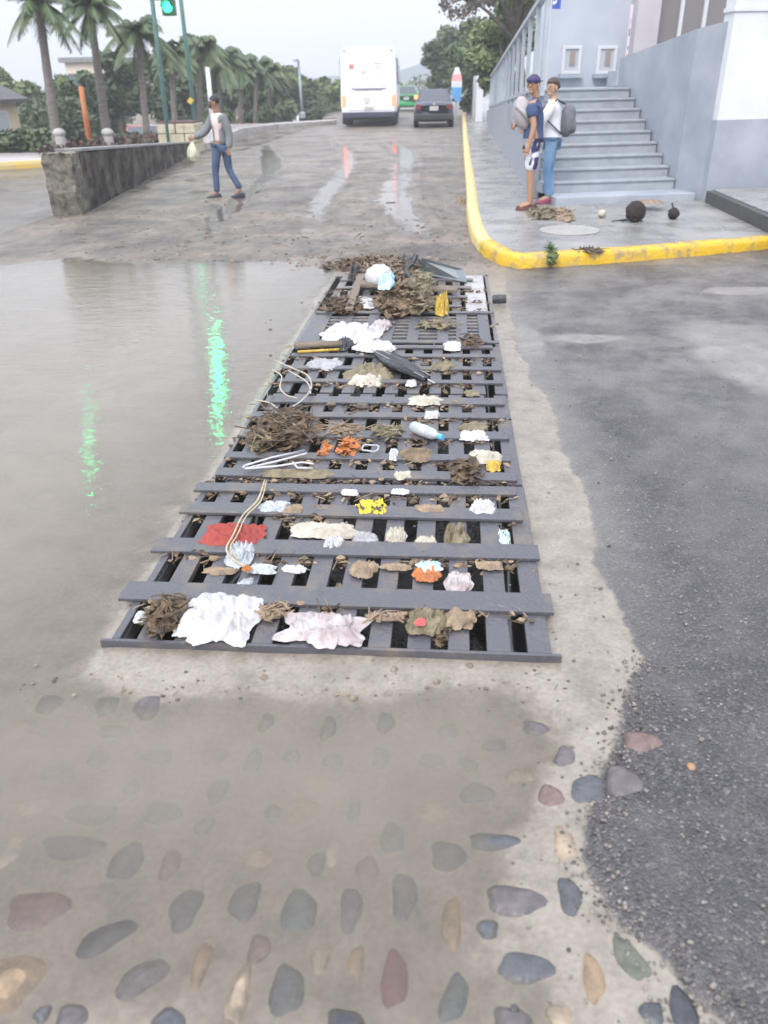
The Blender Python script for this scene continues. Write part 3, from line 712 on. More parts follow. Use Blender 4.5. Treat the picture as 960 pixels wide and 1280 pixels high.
# raised median strip with soil beyond the wall
k0 = P(-30, 214); k1 = P(58, 208)
md = [(k0.x-14, k0.y-2.4), (k0.x, k0.y), (k1.x, k1.y), (wcv.x-1.0, wcv.y+.6), (KL[0].x-.1, KL[0].y+.9), (KL[1].x-.1, KL[1].y), (KL[2].x, KL[2].y+.1), (KL[3].x, KL[3].y+.1), (KL[3].x-.2, KL[3].y+2.2), (KL[2].x-.4, KL[2].y+2.2), (KL[1].x-1.9, KL[1].y+1.2), (KL[0].x-2.6, 27.4), (k0.x-20, 27.4)]
struct(MB().prism(md, -.02, .16), 'plaza', 'plaza')
kl = [Vector((*q, 0)) for q in (md[0], md[1], md[2])]
mat('kerb_ochre', (.60,.42,.10), .5, (.50,.40,.20), 3, bump=.3)
struct(sweep(kl, [(-.16,-.02),(-.16,.10),(-.14,.165),(.12,.165),(.14,.15)], 1), 'kerb', 'kerb_ochre')
kf = [Vector((KL[0].x, KL[0].y+.9, 0))]+[Vector((q.x, q.y, 0)) for q in KL[1:]]
mat('kerb_far', (.42,.40,.38), .6, (.3,.28,.27), 3)
struct(sweep(kf, [(-.12,-.02),(-.12,.19),(.06,.19),(.06,.1)], 1), 'kerb', 'kerb_far')
# stone planter block at the far end of the wall
sb = A(232, 186, 25.6); 
m = MB(); rs = random.Random(5)
bl = thing('stone_planter', 'block of rough yellowish stone at the far end of the wall', 'planter', (sb.x, sb.y, 0))
xa, xb = X(205, 25.6), X(252, 25.6)
for r_ in range(3):
    x_ = xa
    while x_ < xb-.05:
        w_ = rs.uniform(.22,.42); w_ = min(w_, xb-x_)
        m.box((x_+w_/2, 25.6, .13+r_*.27), (w_-.015, .9, .26), rz=rs.uniform(-.03,.03)); x_ += w_
m.build('stonework', mat('limestone', (.36,.32,.22), .8, (.50,.46,.34), 5, bump=.7), bl, bevel=.03)
MB().box(((xa+xb)/2, 25.6, .84), (xb-xa-.1, .8, .05)).build('soil', 'soil_cover', bl)
# hedge / ground cover beds
mat('leaf_dark', (.040,.068,.028), .55, (.078,.108,.042), 1.3, detail=2)
mat('leaf_mid', (.060,.100,.034), .55, (.105,.145,.050), 1.1, detail=2)
mat('leaf_light', (.095,.140,.042), .55, (.145,.185,.070), 1.1, detail=2)
mat('leaf_palm', (.052,.088,.034), .5, (.095,.13,.05), 2.0, detail=2)
mat('leaf_red', (.10,.035,.045), .6, (.06,.07,.03), 3)
mat('bark', (.10,.085,.07), .85, (.16,.14,.12), 6, bump=.6)
mat('bark_palm', (.13,.11,.10), .85, (.20,.175,.16), 5, bump=.5, stretch=(1,1,6))
def leafcloud(m, blobs, n, size, seed, shell=.55):
    rs = random.Random(seed); tw = sum(b[1][0]*b[1][1]+b[1][2]*b[1][0] for b in blobs)
    for (c, r) in blobs:
        k = int(n*(r[0]*r[1]+r[2]*r[0])/tw)
        for _ in range(k):
            d = Vector((rs.gauss(0,1), rs.gauss(0,1), rs.gauss(0,1))).normalized()
            q = shell+(1-shell)*rs.random()**.6; q *= rs.uniform(.85,1.12)
            p = Vector(c)+Vector((d.x*r[0]*q, d.y*r[1]*q, d.z*r[2]*q))
            s_ = size*rs.uniform(.6,1.4); a = Vector((rs.gauss(0,1), rs.gauss(0,1), rs.gauss(0,.6))).normalized(); b_ = a.orthogonal().normalized()
            b_ = (b_ + a.cross(b_)*rs.uniform(-1,1)).normalized()
            m.add([p-a*s_, p-b_*s_*.45, p+a*s_, p+b_*s_*.45], [(0,1,2,3)])
def bed(pts, h, m_, seed, n, label):
    m = MB(); bl_ = []
    rs = random.Random(seed)
    for (x_, y_, r_) in pts: bl_.append(((x_, y_, .16+h*.45), (r_, r_*.8, h*.62)))
    leafcloud(m, bl_, n, .11, seed, .3)
    return tag(m.build('ground_cover', m_), label, 'plants', kind='stuff')
W1, W2 = wcv, Vector((k1.x, k1.y, 0))
bed([(W2.x+(W1.x-1.2-W2.x)*f, W2.y+1.5+(W1.y+1.0-W2.y)*f, .75) for f in [i/9 for i in range(10)]], .30, 'leaf_red', 3, 3400, 'low reddish ground cover along the top of the dark wall')
bed([(X(px,27), 27, .7) for px in range(150,206,9)], .30, 'leaf_mid', 4, 1500, 'green ground cover beside the stone planter')
bed([(X(px,24), 24.6, .75) for px in range(-40,56,12)], .55, 'leaf_dark', 6, 2600, 'dark low plants behind the ochre kerb')

# bushes and broadleaf trees
def tree(name, label, px, Y, crown, m_, n, leaf, seed, group=None, trunk_r=.16, cat='tree'):
    """crown: list of pixel discs (px, py, r_px) placed at depth Y (+ offset)"""
    x0 = X(px, Y); zb0 = -1.7 if (px < 424 and Y > 28.5) else 0; t = thing(name, label, cat, (x0, Y, zb0), group=group); rs = random.Random(seed)
    bl_ = []
    for (cx, cy, r_) in crown:
        dy = rs.uniform(-.8, .8); c = A(cx, cy, Y+dy); s_ = CF/depth(c); rr = r_/s_
        for _ in range(5):
            d = Vector((rs.uniform(-1,1), rs.uniform(-1,1), rs.uniform(-1,1)))*rr*.62
            bl_.append((c+d, (rr*rs.uniform(.42,.68), rr*rs.uniform(.42,.68), rr*rs.uniform(.34,.55))))
    m = MB(); leafcloud(m, bl_, n, leaf, seed); m.build('crown', m_, t)
    m = MB(); zc = min(b[0].z for b in bl_); cz = sum((b[0] for b in bl_), Vector())/len(bl_)
    fork = Vector((x0+(cz.x-x0)*.3, Y, max(.6, zc-.2)*.8))
    m.tube([(x0, Y, zb0), (x0+.03, Y, fork.z*.5), fork], [trunk_r*1.25, trunk_r, trunk_r*.85], 8)
    for b in rs.sample(bl_, min(9, len(bl_))):
        mid = fork.lerp(b[0], .5)+Vector((rs.uniform(-.2,.2), 0, .15)); m.tube([fork, mid, b[0]], [trunk_r*.6, trunk_r*.35, trunk_r*.1], 6)
    m.build('trunk', 'bark', t, smooth=True)
    return t
G1 = 'broadleaf trees beyond the plaza'
for i, (px, Y, cr_, m_, lab) in enumerate([
    (28, 44, [(22,122,30),(5,112,24),(45,138,26)], 'leaf_light', 'yellowish green bushy tree right behind the small cream house'),
    (98, 40, [(85,128,26),(108,138,28),(122,112,20)], 'leaf_mid', 'mid green bushy tree right of the orange post'),
    (152, 40, [(152,92,28),(168,112,30),(142,128,24)], 'leaf_dark', 'dark round tree above the red car'),
    (200, 46, [(200,92,28),(222,108,28),(190,122,26)], 'leaf_dark', 'dark tree seen between the two green signal poles'),
    (240, 50, [(232,90,28),(256,115,28),(244,68,22)], 'leaf_mid', 'green tree just right of the green signal poles'),
    (290, 52, [(285,108,30),(308,122,26),(268,92,22)], 'leaf_mid', 'green tree behind the walking man'),
    (330, 56, [(335,112,24),(354,122,22),(344,98,18)], 'leaf_light', 'light green tree left of the far lamp post'),
    (376, 60, [(372,106,24),(360,122,22),(390,122,22)], 'leaf_mid', 'green tree behind the far lamp post'),
    (408, 62, [(404,108,22),(416,122,24),(396,128,20)], 'leaf_light', 'light green tree beside the left flank of the bus')]):
    tree('broadleaf_tree', lab, px, Y, cr_, m_, 6500, .19, 30+i, G1)
# lower shrubs closing the view under the crowns
for i, (px, Y, h_, m_, lab) in enumerate([(72, 37, 44, 'leaf_dark','dark shrub between the first palm and the orange post'), (128, 53, 26, 'leaf_dark','dark shrub left of the red car'),(222, 53, 26, 'leaf_dark','dark green shrub above the stone planter'),(262,44,26,'leaf_mid','shrub behind the head of the walking man'),(318,50,22,'leaf_dark','dark shrub under the rightmost palms'),(350,54,20,'leaf_mid','shrub left of the white parked car'),(398,58,20,'leaf_dark','dark shrub between the white car and the bus')]):
    base = A(px, 165, Y); t = thing('shrub', lab, 'shrub', (X(px,Y), Y, -1.7), group='shrubs under the trees'); s_ = CF/depth((X(px,Y),Y,1)); rr = h_/s_
    rs = random.Random(90+i); bl_ = [((X(px,Y)+rs.uniform(-.9,.9)*rr, Y+rs.uniform(-.3,.3), rr*rs.uniform(.3,1.1)-.8), (rr*.7, rr*.5, rr*.55)) for _ in range(7)]
    m = MB(); leafcloud(m, bl_, 2200, .15, 90+i, .4); m.build('foliage', m_, t)
    m = MB()
    for k in range(4): m.tube([(X(px,Y)+.1*k-.15, Y, -1.7), (X(px,Y)+rs.uniform(-.6,.6)*rr, Y, rr)], [.05,.02], 5)
    m.build('stem', 'bark', t)
# right-hand trees
G2 = 'street trees on the right'
tree('street_tree', 'dense dark tree farthest along the right pavement, above the dark car', 560, 58, [(545,72,22),(560,60,22),(575,72,24),(545,90,18),(570,95,20)], 'leaf_dark', 5200, .20, 51, G2)
tree('street_tree', 'mid green tree between the dark tree and the railing', 592, 46, [(592,68,30),(604,50,28),(600,95,24),(585,85,22)], 'leaf_mid', 5200, .17, 52, G2)
tree('street_tree', 'large light green tree rising behind the railing', 640, 34, [(620,52,34),(640,30,34),(612,85,26),(628,20,26),(650,10,24)], 'leaf_light', 7500, .13, 53, G2, .2)
t = tree('street_tree', 'sparse tree with bare twigs reaching in at the top of the sky', 650, 27, [(622,-8,22),(590,-6,14),(650,-12,26)], 'leaf_light', 1800, .10, 54, G2, .14)
m = MB(); rs = random.Random(8); hub = A(640, -20, 27)
for k in range(26):
    e = A(rs.uniform(552, 620), rs.uniform(-14, 22), 27+rs.uniform(-.5,.5)); mid = hub.lerp(e, .5)+Vector((0,0,rs.uniform(-.1,.3)))
    m.tube([hub, mid, e], [.03,.014,.006], 4)
    leafcloud(m, [(e, (.25,.25,.16))], 22, .07, k, .1)
m.build('branches', 'bark', t)

# palms
def palm(label, cx, cy, bx, Y, rpx, seed, group='coconut palms along the plaza'):
    c = A(cx, cy, Y); x0 = X(bx, Y); t = thing('palm_tree', label, 'palm tree', (x0, Y, 0), group=group); rs = random.Random(seed)
    s_ = CF/depth(c); rr = rpx/s_
    m = MB(); n_ = 12; pts_ = []
    for i in range(n_+1):
        f = i/n_; zb0 = -1.7 if Y > 28.5 else .1; pts_.append(Vector((x0+(c.x-x0)*(f**1.4), Y, zb0+(c.z-zb0)*f)))
    m.tube(pts_, [.15-.06*(i/n_)+.006*(i % 2) for i in range(n_+1)], 10); m.build('trunk', 'bark_palm', t, smooth=True)
    m = MB(); nf = 26
    for k in range(nf):
        az = 2*math.pi*k/nf+rs.uniform(-.15,.15); el = rs.uniform(-.45, 1.15); Lf = rr*rs.uniform(.92,1.2)
        d = Vector((math.cos(az)*math.cos(el), math.sin(az)*math.cos(el), math.sin(el))); side = Vector((-math.sin(az), math.cos(az), 0))
        pr = []; 
        for i in range(15):
            f = i/14; pr.append(c + d*Lf*f*(1-.12*f) + Vector((0,0,-1))*Lf*(.36+.2*math.cos(el))*f*f)
        m.tube(pr, [.035*(1-.8*i/14) for i in range(15)], 4, cap=False)
        for i in range(1, 15):
            tg = (pr[i]-pr[i-1]).normalized(); ll = Lf*.30*math.sin(math.pi*min(1,(i/14)*.85+.12))+.08
            for sg_ in (-1, 1):
                for h_ in (0, .5):
                    p = pr[i]-(pr[i]-pr[i-1])*h_
                    e = p + (side*sg_*.75+tg*.55+Vector((0,0,-.55-rs.random()*.35))).normalized()*ll*rs.uniform(.8,1.1)
                    wv = tg*.035*max(1,Y/30)
                    m.add([p-wv, p+wv, e], [(0,1,2)])
    m.build('crown', 'leaf_palm', t)
for a in [('leftmost coconut palm, leaning left over the cream house', 48, 2, 74, 24, 58),
          ('second coconut palm from the left, with a slim bare trunk', 112, 8, 136, 26, 50),
          ('third palm from the left, beside the first green signal pole', 172, 40, 182, 30, 48),
          ('palm between the two green signal poles', 214, 66, 216, 34, 38),
          ('palm just right of the second signal pole', 250, 62, 246, 36, 42),
          ('palm whose trunk stands behind the walking man', 276, 72, 270, 40, 40),
          ('palm above the right shoulder of the walking man', 302, 80, 297, 44, 34),
          ('palm second from the right in the row', 322, 82, 316, 47, 32),
          ('rightmost palm of the row, over the pink low wall', 338, 90, 333, 51, 28)]:
    palm(*a, seed=int(a[1]))
# far hills
hm_ = mat('hill_forest', (.10,.13,.14), .9, (.14,.17,.18), .02)
m = MB(); nn = 60
for i in range(nn+1):
    a = -300+i*10; x_ = a; h = 17*math.exp(-((a+8)/34)**2)+5+2*math.sin(a*.05)
    m.v += [q_*.44 for q_ in (Vector((x_, 560, -4)), Vector((x_, 620, max(2,h*.7))), Vector((x_, 680, max(3,h)))+Vector((0,0,1.2*math.sin(i*1.3))))]
for i in range(nn):
    for k in range(2): a = i*3+k; m.f.append([a, a+3, a+4, a+1]); m.mi.append(0)
struct(m, 'hills', hm_, smooth=True)

m = MB(); leafcloud(m, [((-62+i*3.4, 118+4*math.sin(i*1.7), -.2), (2.6, 2.0, 2.0+.5*math.sin(i*2.3))) for i in range(24)], 16000, .26, 210, .5)
tag(m.build('distant_wood', 'leaf_mid'), 'low green wood far down the road below the hill', 'wood', kind='stuff')

# pale buildings glimpsed between the palms
for i, (p0, p1, Y, pt, m_, lab) in enumerate([(92, 150, 62, 78, 'cream', 'pale cream block glimpsed behind the trees right of the second palm'), (232, 262, 70, 70, 'paint_pink', 'pinkish block glimpsed behind the trees at the right signal pole')]):
    x0_, x1_ = X(p0, Y), X(p1, Y); zt_ = A(p0, pt, Y).z
    t = thing('distant_building', lab, 'building', (x0_, Y, -1.7), group=None)
    MB().span((x0_, Y, -1.7), (x1_, Y+8, zt_)).build('wall', 'paint_pink' if i else 'cream_pale', t); MB().span((x0_-.3, Y-.3, zt_+.002), (x1_+.3, Y+8.3, zt_+.3)).build('roof', 'coping', t)
    for k in range(3):
        for l_ in range(2):
            wx = x0_+(x1_-x0_)*(k+.5)/3; wz = zt_-1.2-l_*2.2
            if wz > 0: MB().span((wx-.5, Y-.05, wz-.5), (wx+.5, Y-.002, wz+.5)).build('window', 'glass_dark', t)
# ------------------------------------------------------------------ vehicles
mat('rubber', (.018,.018,.018), .7); mat('rim', (.35,.35,.37), .35, metal=.8)
mat('car_glass', (.05,.06,.075), .06, spec=.8); mat('lamp_red_off', (.16,.03,.035), .25); mat('plate', (.55,.54,.52), .5, (.35,.34,.33), 30)
mat('black_plastic', (.025,.026,.03), .5); mat('chrome', (.6,.6,.62), .2, metal=1.0)
mat('car_navy', (.025,.032,.055), .22, coat=.6); mat('car_white', (.72,.73,.75), .3, coat=.5); mat('car_red', (.52,.035,.03), .3, coat=.5)
mat('car_green', (.03,.30,.10), .35, coat=.4); mat('car_silver', (.42,.42,.44), .3, metal=.4, coat=.5)
mat('lamp_red_on', (.5,.05,.02), .3, emit=(1,.12,.06), estr=2.6); mat('lamp_red_bright', (.5,.05,.02), .3, emit=(1,.16,.04), estr=4.5)
def wheel(t, x, y, r=.31, wd=.2, side=1):
    m = MB(); m.tube([(x-wd/2,y,r),(x-wd/2+.02,y,r),(x+wd/2-.02,y,r),(x+wd/2,y,r)], [r-.03,r,r,r-.03], 22)
    w_ = m.build('wheel', 'rubber', t, smooth=False)
    m = MB(); m.cyl((x+side*(wd/2+.004), y, r), r*.6, .012, 'x', 18); m.build('rim', 'rim', w_); return w_
def car(name, label, loc, rz, paint, group=None, hatch=False, lit=False, cat='car'):
    t = thing(name, label, cat, (0,0,0), 0, group, world=False)
    L_, hw = (4.25, .85) if not hatch else (3.9, .82)
    st_ = [(0,.62,.34,.86),(.06,.76,.28,.95),(.22,hw-.03,.24,1.0),(.7,hw,.20,1.0),(2.2,hw,.20,.97),(3.1,hw,.20,.93),(3.8,hw-.05,.22,.82),(L_-.12,hw-.16,.28,.72),(L_,.60,.36,.62)]
    if hatch: st_[0] = (0,.62,.34,.9)
    m = MB(); n = 24; 
    for (y, w_, za, zb) in st_:
        for k in range(n):
            a = 2*math.pi*(k+.5)/n; c, s_ = math.cos(a), math.sin(a)
            x_ = math.copysign(abs(c)**.38, c)*w_*(1-.07*max(0,s_)); z_ = (za+zb)/2+math.copysign(abs(s_)**.38, s_)*(zb-za)/2; m.v.append(Vector((x_, y, z_)))
    for i in range(len(st_)-1):
        for k in range(n): m.f.append([i*n+k, i*n+(k+1) % n, (i+1)*n+(k+1) % n, (i+1)*n+k]); m.mi.append(0)
    m.f.append(list(range(n))); m.f.append(list(range(len(st_)*n-1, (len(st_)-1)*n-1, -1))); m.mi += [0,0]
    bd_ = m.build('body', paint, t, smooth=True)
    yb, yt, yf, yg = (.62, 1.12, 2.35, 3.1) if not hatch else (.10, .48, 2.2, 2.9)
    bw_, tw, zb, zt_ = .76, .57, .94, 1.44
    m = MB(); m.add([(-bw_,yb,zb),(bw_,yb,zb),(bw_,yg,zb-.03),(-bw_,yg,zb-.03),(-tw,yt,zt_),(tw,yt,zt_),(tw,yf,zt_-.01),(-tw,yf,zt_-.01)], [(3,2,1,0),(4,5,6,7),(0,1,5,4),(1,2,6,5),(2,3,7,6),(3,0,4,7)])
    m.build('roof', paint, t, bevel=.05, smooth=False)
    def pane(nm, q0, q1, q2, q3, nrm, i0=.1):
        c = (Vector(q0)+Vector(q1)+Vector(q2)+Vector(q3))/4; nrm = Vector(nrm).normalized()
        qs = [c+(Vector(q)-c)*(1-i0)+nrm*.012 for q in (q0,q1,q2,q3)]
        mm = MB(); mm.add(qs+[q-nrm*.02 for q in qs], [(0,1,2,3),(7,6,5,4),(0,4,5,1),(1,5,6,2),(2,6,7,3),(3,7,4,0)]); return mm.build(nm, 'car_glass', t, bevel=.003)
    pane('rear_window', (-bw_,yb,zb+.02),(bw_,yb,zb+.02),(tw,yt,zt_),(-tw,yt,zt_), (0,-(zt_-zb),(yt-yb)), .13)
    pane('windscreen', (bw_,yg,zb),(-bw_,yg,zb),(-tw,yf,zt_),(tw,yf,zt_), (0,(zt_-zb),(yg-yf)), .12)
    ym = (yb+yg)/2+.05; ymt = (yt+yf)/2
    for s_ in (-1, 1):
        for (ya, yc, yd, ye) in ((yb+.1, ym, ymt, yt), (ym, yg-.08, yf, ymt)):
            q = [(s_*bw_,ya,zb+.02),(s_*bw_,yc,zb+.02),(s_*tw,yd,zt_),(s_*tw,ye,zt_)]
            if s_ < 0: q = [q[1], q[0], q[3], q[2]]
            pane('side_window', *q, (s_*(zt_-zb), 0, bw_-tw), .13)
    lm = 'lamp_red_bright' if lit else 'lamp_red_off'
    for s_ in (-1, 1):
        MB().box((s_*.64, .035, .80), (.22, .10, .20)).build('tail_light', lm, t, bevel=.02)
        MB().box((s_*.64, L_-.10, .62), (.26, .10, .12)).build('headlight', 'chrome', t, bevel=.02)
    MB().box((0, .06, .42), (1.58, .20, .24)).build('bumper', 'black_plastic' if paint == 'car_navy' else paint, t, bevel=.05)
    MB().box((0, -.003, .74), (.36, .012, .17)).build('number_plate', 'plate', t, bevel=.004)
    m = MB(); m.cyl((0, .0, .90), .055, .02, 'y', 18); m.build('emblem', 'chrome', t)
    for y in (.78, L_-.80):
        for s_ in (-1, 1): wheel(t, s_*(hw-.10), y, side=s_)
    for s_ in (-1, 1): MB().box((s_*(hw+.04), yg-.35, .98), (.14,.10,.12)).build('wing_mirror', paint, t, bevel=.02)
    t.location = loc; t.rotation_euler = (0,0,rz); return t
cl = P(516,160); cr_ = P(569,160); cx = (cl.x+cr_.x)/2
car('parked_car', 'dark navy sedan stopped by the kerb right of the white bus', (cx, cl.y-.3, 0), R(2), 'car_navy')
q = P(507, 157); car('small_car', 'green car with glowing red brake lights in the gap between bus and dark car', (X(508,58), 58, 0), 0, 'car_green', lit=True, hatch=True)
car('parked_car', 'red car parked beyond the ground cover behind the dark wall', (X(168,49), 49, -1.7), R(16), 'car_red', hatch=False)
car('parked_car', 'silver white car parked just right of the red car', (X(200,50), 50, -1.7), R(38), 'car_silver')
car('parked_car', 'small white car on the far side road behind the median kerb', (X(383,66), 66, -1.7), R(25), 'car_white', hatch=True)
# bus
def bus():
    t = thing('coach_bus', 'tall white coach bus seen from behind, with glowing brake lights', 'bus', (0,0,0), world=False)
    W_, L_, Hh, z0 = 2.5, 11.5, 3.32, .42
    m = MB(); n = 28; 
    sts = [(0.0,.88,.93),(.06,.97,.975),(.25,1,1),(L_-.5,1,1),(L_,.94,.95)]
    for (y, sx, sz) in sts:
        for k in range(n):
            a = 2*math.pi*(k+.5)/n; c, s_ = math.cos(a), math.sin(a)
            x_ = math.copysign(abs(c)**.22, c)*W_/2*sx; z_ = (z0+Hh)/2+math.copysign(abs(s_)**.22, s_)*(Hh-z0)/2*sz
            x_ *= 1-.05*max(0, (z_-1.9)/1.4); m.v.append(Vector((x_, y, z_)))
    for i in range(len(sts)-1):
        for k in range(n): m.f.append([i*n+k, i*n+(k+1) % n, (i+1)*n+(k+1) % n, (i+1)*n+k]); m.mi.append(0)
    m.f.append(list(range(n))); m.f.append(list(range(len(sts)*n-1, (len(sts)-1)*n-1, -1))); m.mi += [0,0]
    mat('bus_white', (.86,.86,.87), .35, (.82,.82,.84), 1.2, coat=.3)
    m.build('body', 'bus_white', t, smooth=False)
    MB().box((0, .02, .53), (2.34, .22, .24)).build('bumper', mat('bumper_blue', (.04,.045,.075), .45), t, bevel=.04)
    MB().box((0, .5, .36), (2.2, .9, .14)).build('skirt', 'black_plastic', t)
    MB().box((0, -.012, 1.0), (2.0, .03, .55)).build('engine_cover', 'bus_white', t, bevel=.012)
    g = MB()
    g.box((0, -.014, 1.62), (1.5, .03, .035)); g.box((0,-.014,1.57),(1.2,.03,.02)); g.build('grille', mat('grille_grey', (.22,.22,.26), .5), t)
    m = MB(); m.box((0, -.006, 2.25), (1.9, .025, 1.05)); m.build('rear_panel', 'bus_white', t, bevel=.012)
    for x_, z_, w_, h_, c in ((-.72,2.52,.20,.20,(.55,.22,.20)),(.42,2.62,.34,.035,(.3,.3,.36)),(.45,2.52,.30,.03,(.35,.35,.4)),(.42,2.43,.34,.03,(.35,.35,.4)),(-.2,2.28,.16,.12,(.5,.52,.6)),(.6,2.0,.3,.06,(.6,.62,.68))):
        MB().box((x_, -.0225, z_), (w_, .008, h_)).build('decal', mat('decal%d' % int(z_*100+x_*10), c, .5), t)
    m = MB()
    for a in range(20):
        a0, a1_ = 2*math.pi*a/20, 2*math.pi*(a+1)/20
        m.bar((.13*math.cos(a0)-.08, -.03, 1.12+.14*math.sin(a0)), (.13*math.cos(a1_)-.08, -.03, 1.12+.14*math.sin(a1_)), .03, .02)
    m.bar((-.08,-.03,1.00),(-.14,-.03,1.2),.03,.02); m.bar((-.08,-.03,1.00),(-.02,-.03,1.2),.03,.02); m.build('emblem', mat('emb', (.45,.46,.5), .3, metal=.5), t)
    MB().box((.0, -.03, .80), (.42, .012, .16)).build('number_plate', 'plate', t, bevel=.003)
    for s_ in (-1, 1):
        MB().box((s_*1.09, .01, 1.12), (.16, .09, .46)).build('tail_light', 'lamp_red_on', t, bevel=.03)
        MB().box((s_*1.0, .02, 3.14), (.12, .05, .05)).build('marker_lamp', 'lamp_red_off', t, bevel=.01)
        mw = MB()
        for k in range(5): mw.span((s_*1.205, .6+k*2.15, 1.75), (s_*1.262, 2.65+k*2.15, 2.85))
        mw.build('side_window', 'car_glass', t, bevel=.03)
        for y in (2.2, 3.4, 8.9): wheel(t, s_*1.06, y, .5, .30, s_)
        MB().box((s_*1.0, .25, .30), (.40,.03,.34)).build('mud_flap', 'rubber', t)
    return t
bl0 = P(428,158); br0 = P(499,159); b = bus(); bw0 = (bl0+br0)/2
b.scale = (1,1,.93); b.location = (bw0.x, bw0.y-.3, 0); b.rotation_euler = (0,0,R(3)); sc_ = (br0-bl0).length/2.34
# ------------------------------------------------------------------ poles, signal heads, posts, small left-hand things
mat('pole_green', (.10,.22,.20), .45, (.15,.28,.25), 6, rvar=.1); mat('signal_green', (.02,.10,.05), .4)
mat('lens_on', (.0,.6,.25), .2, emit=(.01,1,.33), estr=95); mat('lens_off', (.06,.02,.02), .2)
mat('post_orange', (.50,.17,.05), .6, (.38,.12,.04), 6); mat('concrete_old', (.30,.28,.27), .8, (.42,.40,.38), 7, bump=.4)
def bez(p): return p
def pole(label, bx, by, tx, ty, Y, r=.07, ht=None, group=None, m_='pole_green', name='signal_pole', cat='pole'):
    x0 = X(bx, Y); tp = A(tx, ty, Y); h = tp.z if ht is None else ht
    t = thing(name, label, cat, (x0, Y, 0), group=group)
    MB().tube([(x0,Y,0),(x0+(tp.x-x0)*h/tp.z,Y,h)], [r, r*.72], 14).build('shaft', m_, t, smooth=True)
    MB().tube([(x0,Y,0),(x0,Y,.25),(x0,Y,.32)], [r*1.9,r*1.9,r], 14).build('base', m_, t); return t, x0, tp
t1, xp1, tp1 = pole('left one of the two green signal poles', 212, 153, 190, 0, 25.2, ht=8.3, group='green signal poles')
t2, xp2, tp2 = pole('right one of the two green signal poles, with a small yellow plate', 247, 155, 226, 0, 26.4, ht=7.4, group='green signal poles')
pp = A(238, 126, 26.3); MB().box(pp, (.14,.02,.16), ry=R(45)).build('plate', mat('plate_yellow', (.6,.45,.08), .5), t2)
mat('lens_dim', (.0,.6,.25), .2, emit=(.02,1,.40), estr=4); mat('lens_far', (.0,.6,.25), .2, emit=(.01,1,.33), estr=34)
def head(c, label, on=True, big=1.0, lm='lens_on'):
    t = thing('traffic_light', label, 'traffic light', c, group='traffic lights on the green poles')
    m = MB(); m.box((c.x, c.y, c.z+.30*big), (.36*big,.22,1.0*big)); m.build('housing', 'signal_green', t, bevel=.03)
    for k, dz in enumerate((0, .31, .62)):
        m = MB(); m.cyl((c.x, c.y-.115, c.z+dz*big), .125*big, .03, 'y', 20); m.build('lens', lm if (k == 0 and on) else 'lens_off', t)
        m = MB(); n = 12
        for i in range(n+1):
            a = math.pi*i/n; 
            for yy in (0, -.2): m.v.append(Vector((c.x+.14*big*math.cos(a), c.y-.11+yy, c.z+dz*big+.14*big*math.sin(a))))
        for i in range(n): m.f.append([2*i,2*i+1,2*i+3,2*i+2]); m.mi.append(0)
        m.build('visor', 'black_plastic', t)
    return t
hc = A(211, 9, 25.0); head(hc, 'green lit traffic light low between the two green poles', lm='lens_dim')
MB().bar((xp1, 25.2, hc.z+.2), (hc.x, 25.05, hc.z+.2), .05, .05).build('bracket', 'pole_green', t1)
h2 = Vector((hc.x+.1, 25.0, 6.95)); head(h2, 'green lit traffic light high on the green poles', big=1.25)
MB().bar((xp2, 26.4, 7.2), (h2.x, 25.1, 7.2), .07, .07).build('mast_arm', 'pole_green', t2)
q3 = P(115, 560); dq = Vector((q3.x, q3.y, 0)).normalized(); h3 = Vector((dq.x*21.5/dq.y, 21.5, 0)); h3.z = CH*(h3.to_2d().length/Vector((q3.x,q3.y)).length-1)
print('h3', h3); head(h3, 'green lit traffic light on the long arm reaching left', big=1.0, lm='lens_far')
MB().bar((xp1, 25.2, 8.1), (h3.x, 21.65, h3.z+.3), .08, .08).build('mast_arm', 'pole_green', t1)
pole('orange painted concrete post among the palms', 112, 172, 101, 108, 27.5, .10, m_='post_orange', name='orange_post', group=None, cat='post')
pole('white post behind the head of the walking man', 267, 140, 259, 84, 33.5, .11, m_='paint_white', name='white_post', cat='post')
tl, xl, tpl = pole('slim grey lamp post left of the bus', 378, 156, 373, 76, 50, .09, m_='rail_grey', name='street_lamp', cat='street lamp')
m = MB(); m.box((xl-.1, 49.6, tpl.z+.02), (.22,.8,.12)); m.build('lamp_head', 'rail_grey', tl, bevel=.03)
m = MB(); m.tube([(X(231,42)+.0,42,0),(X(231,42),42,A(226,70,42).z)], .05, 8)
for i, (px, py, Y) in enumerate([(79,190,23.0),(32,178,24.4),(138,176,24.2),(228,170,30)]):
    if i == 3: continue
    x_ = X(px, Y); h_ = A(px, (161 if i != 1 else 168), Y).z; t = thing('bollard', ['weathered concrete bollard standing behind the front end of the dark wall','small pale bollard nearest the cream house','weathered concrete bollard near the middle of the dark wall'][i], 'bollard', (x_, Y, .16), group='concrete bollards behind the wall')
    MB().tube([(x_,Y,.1),(x_,Y,h_-.12)], [.15,.13], 12).build('post', 'concrete_old', t); MB().ell((x_,Y,h_-.10), (.17,.17,.12), 14, 8).build('cap', 'concrete_old', t, smooth=True)
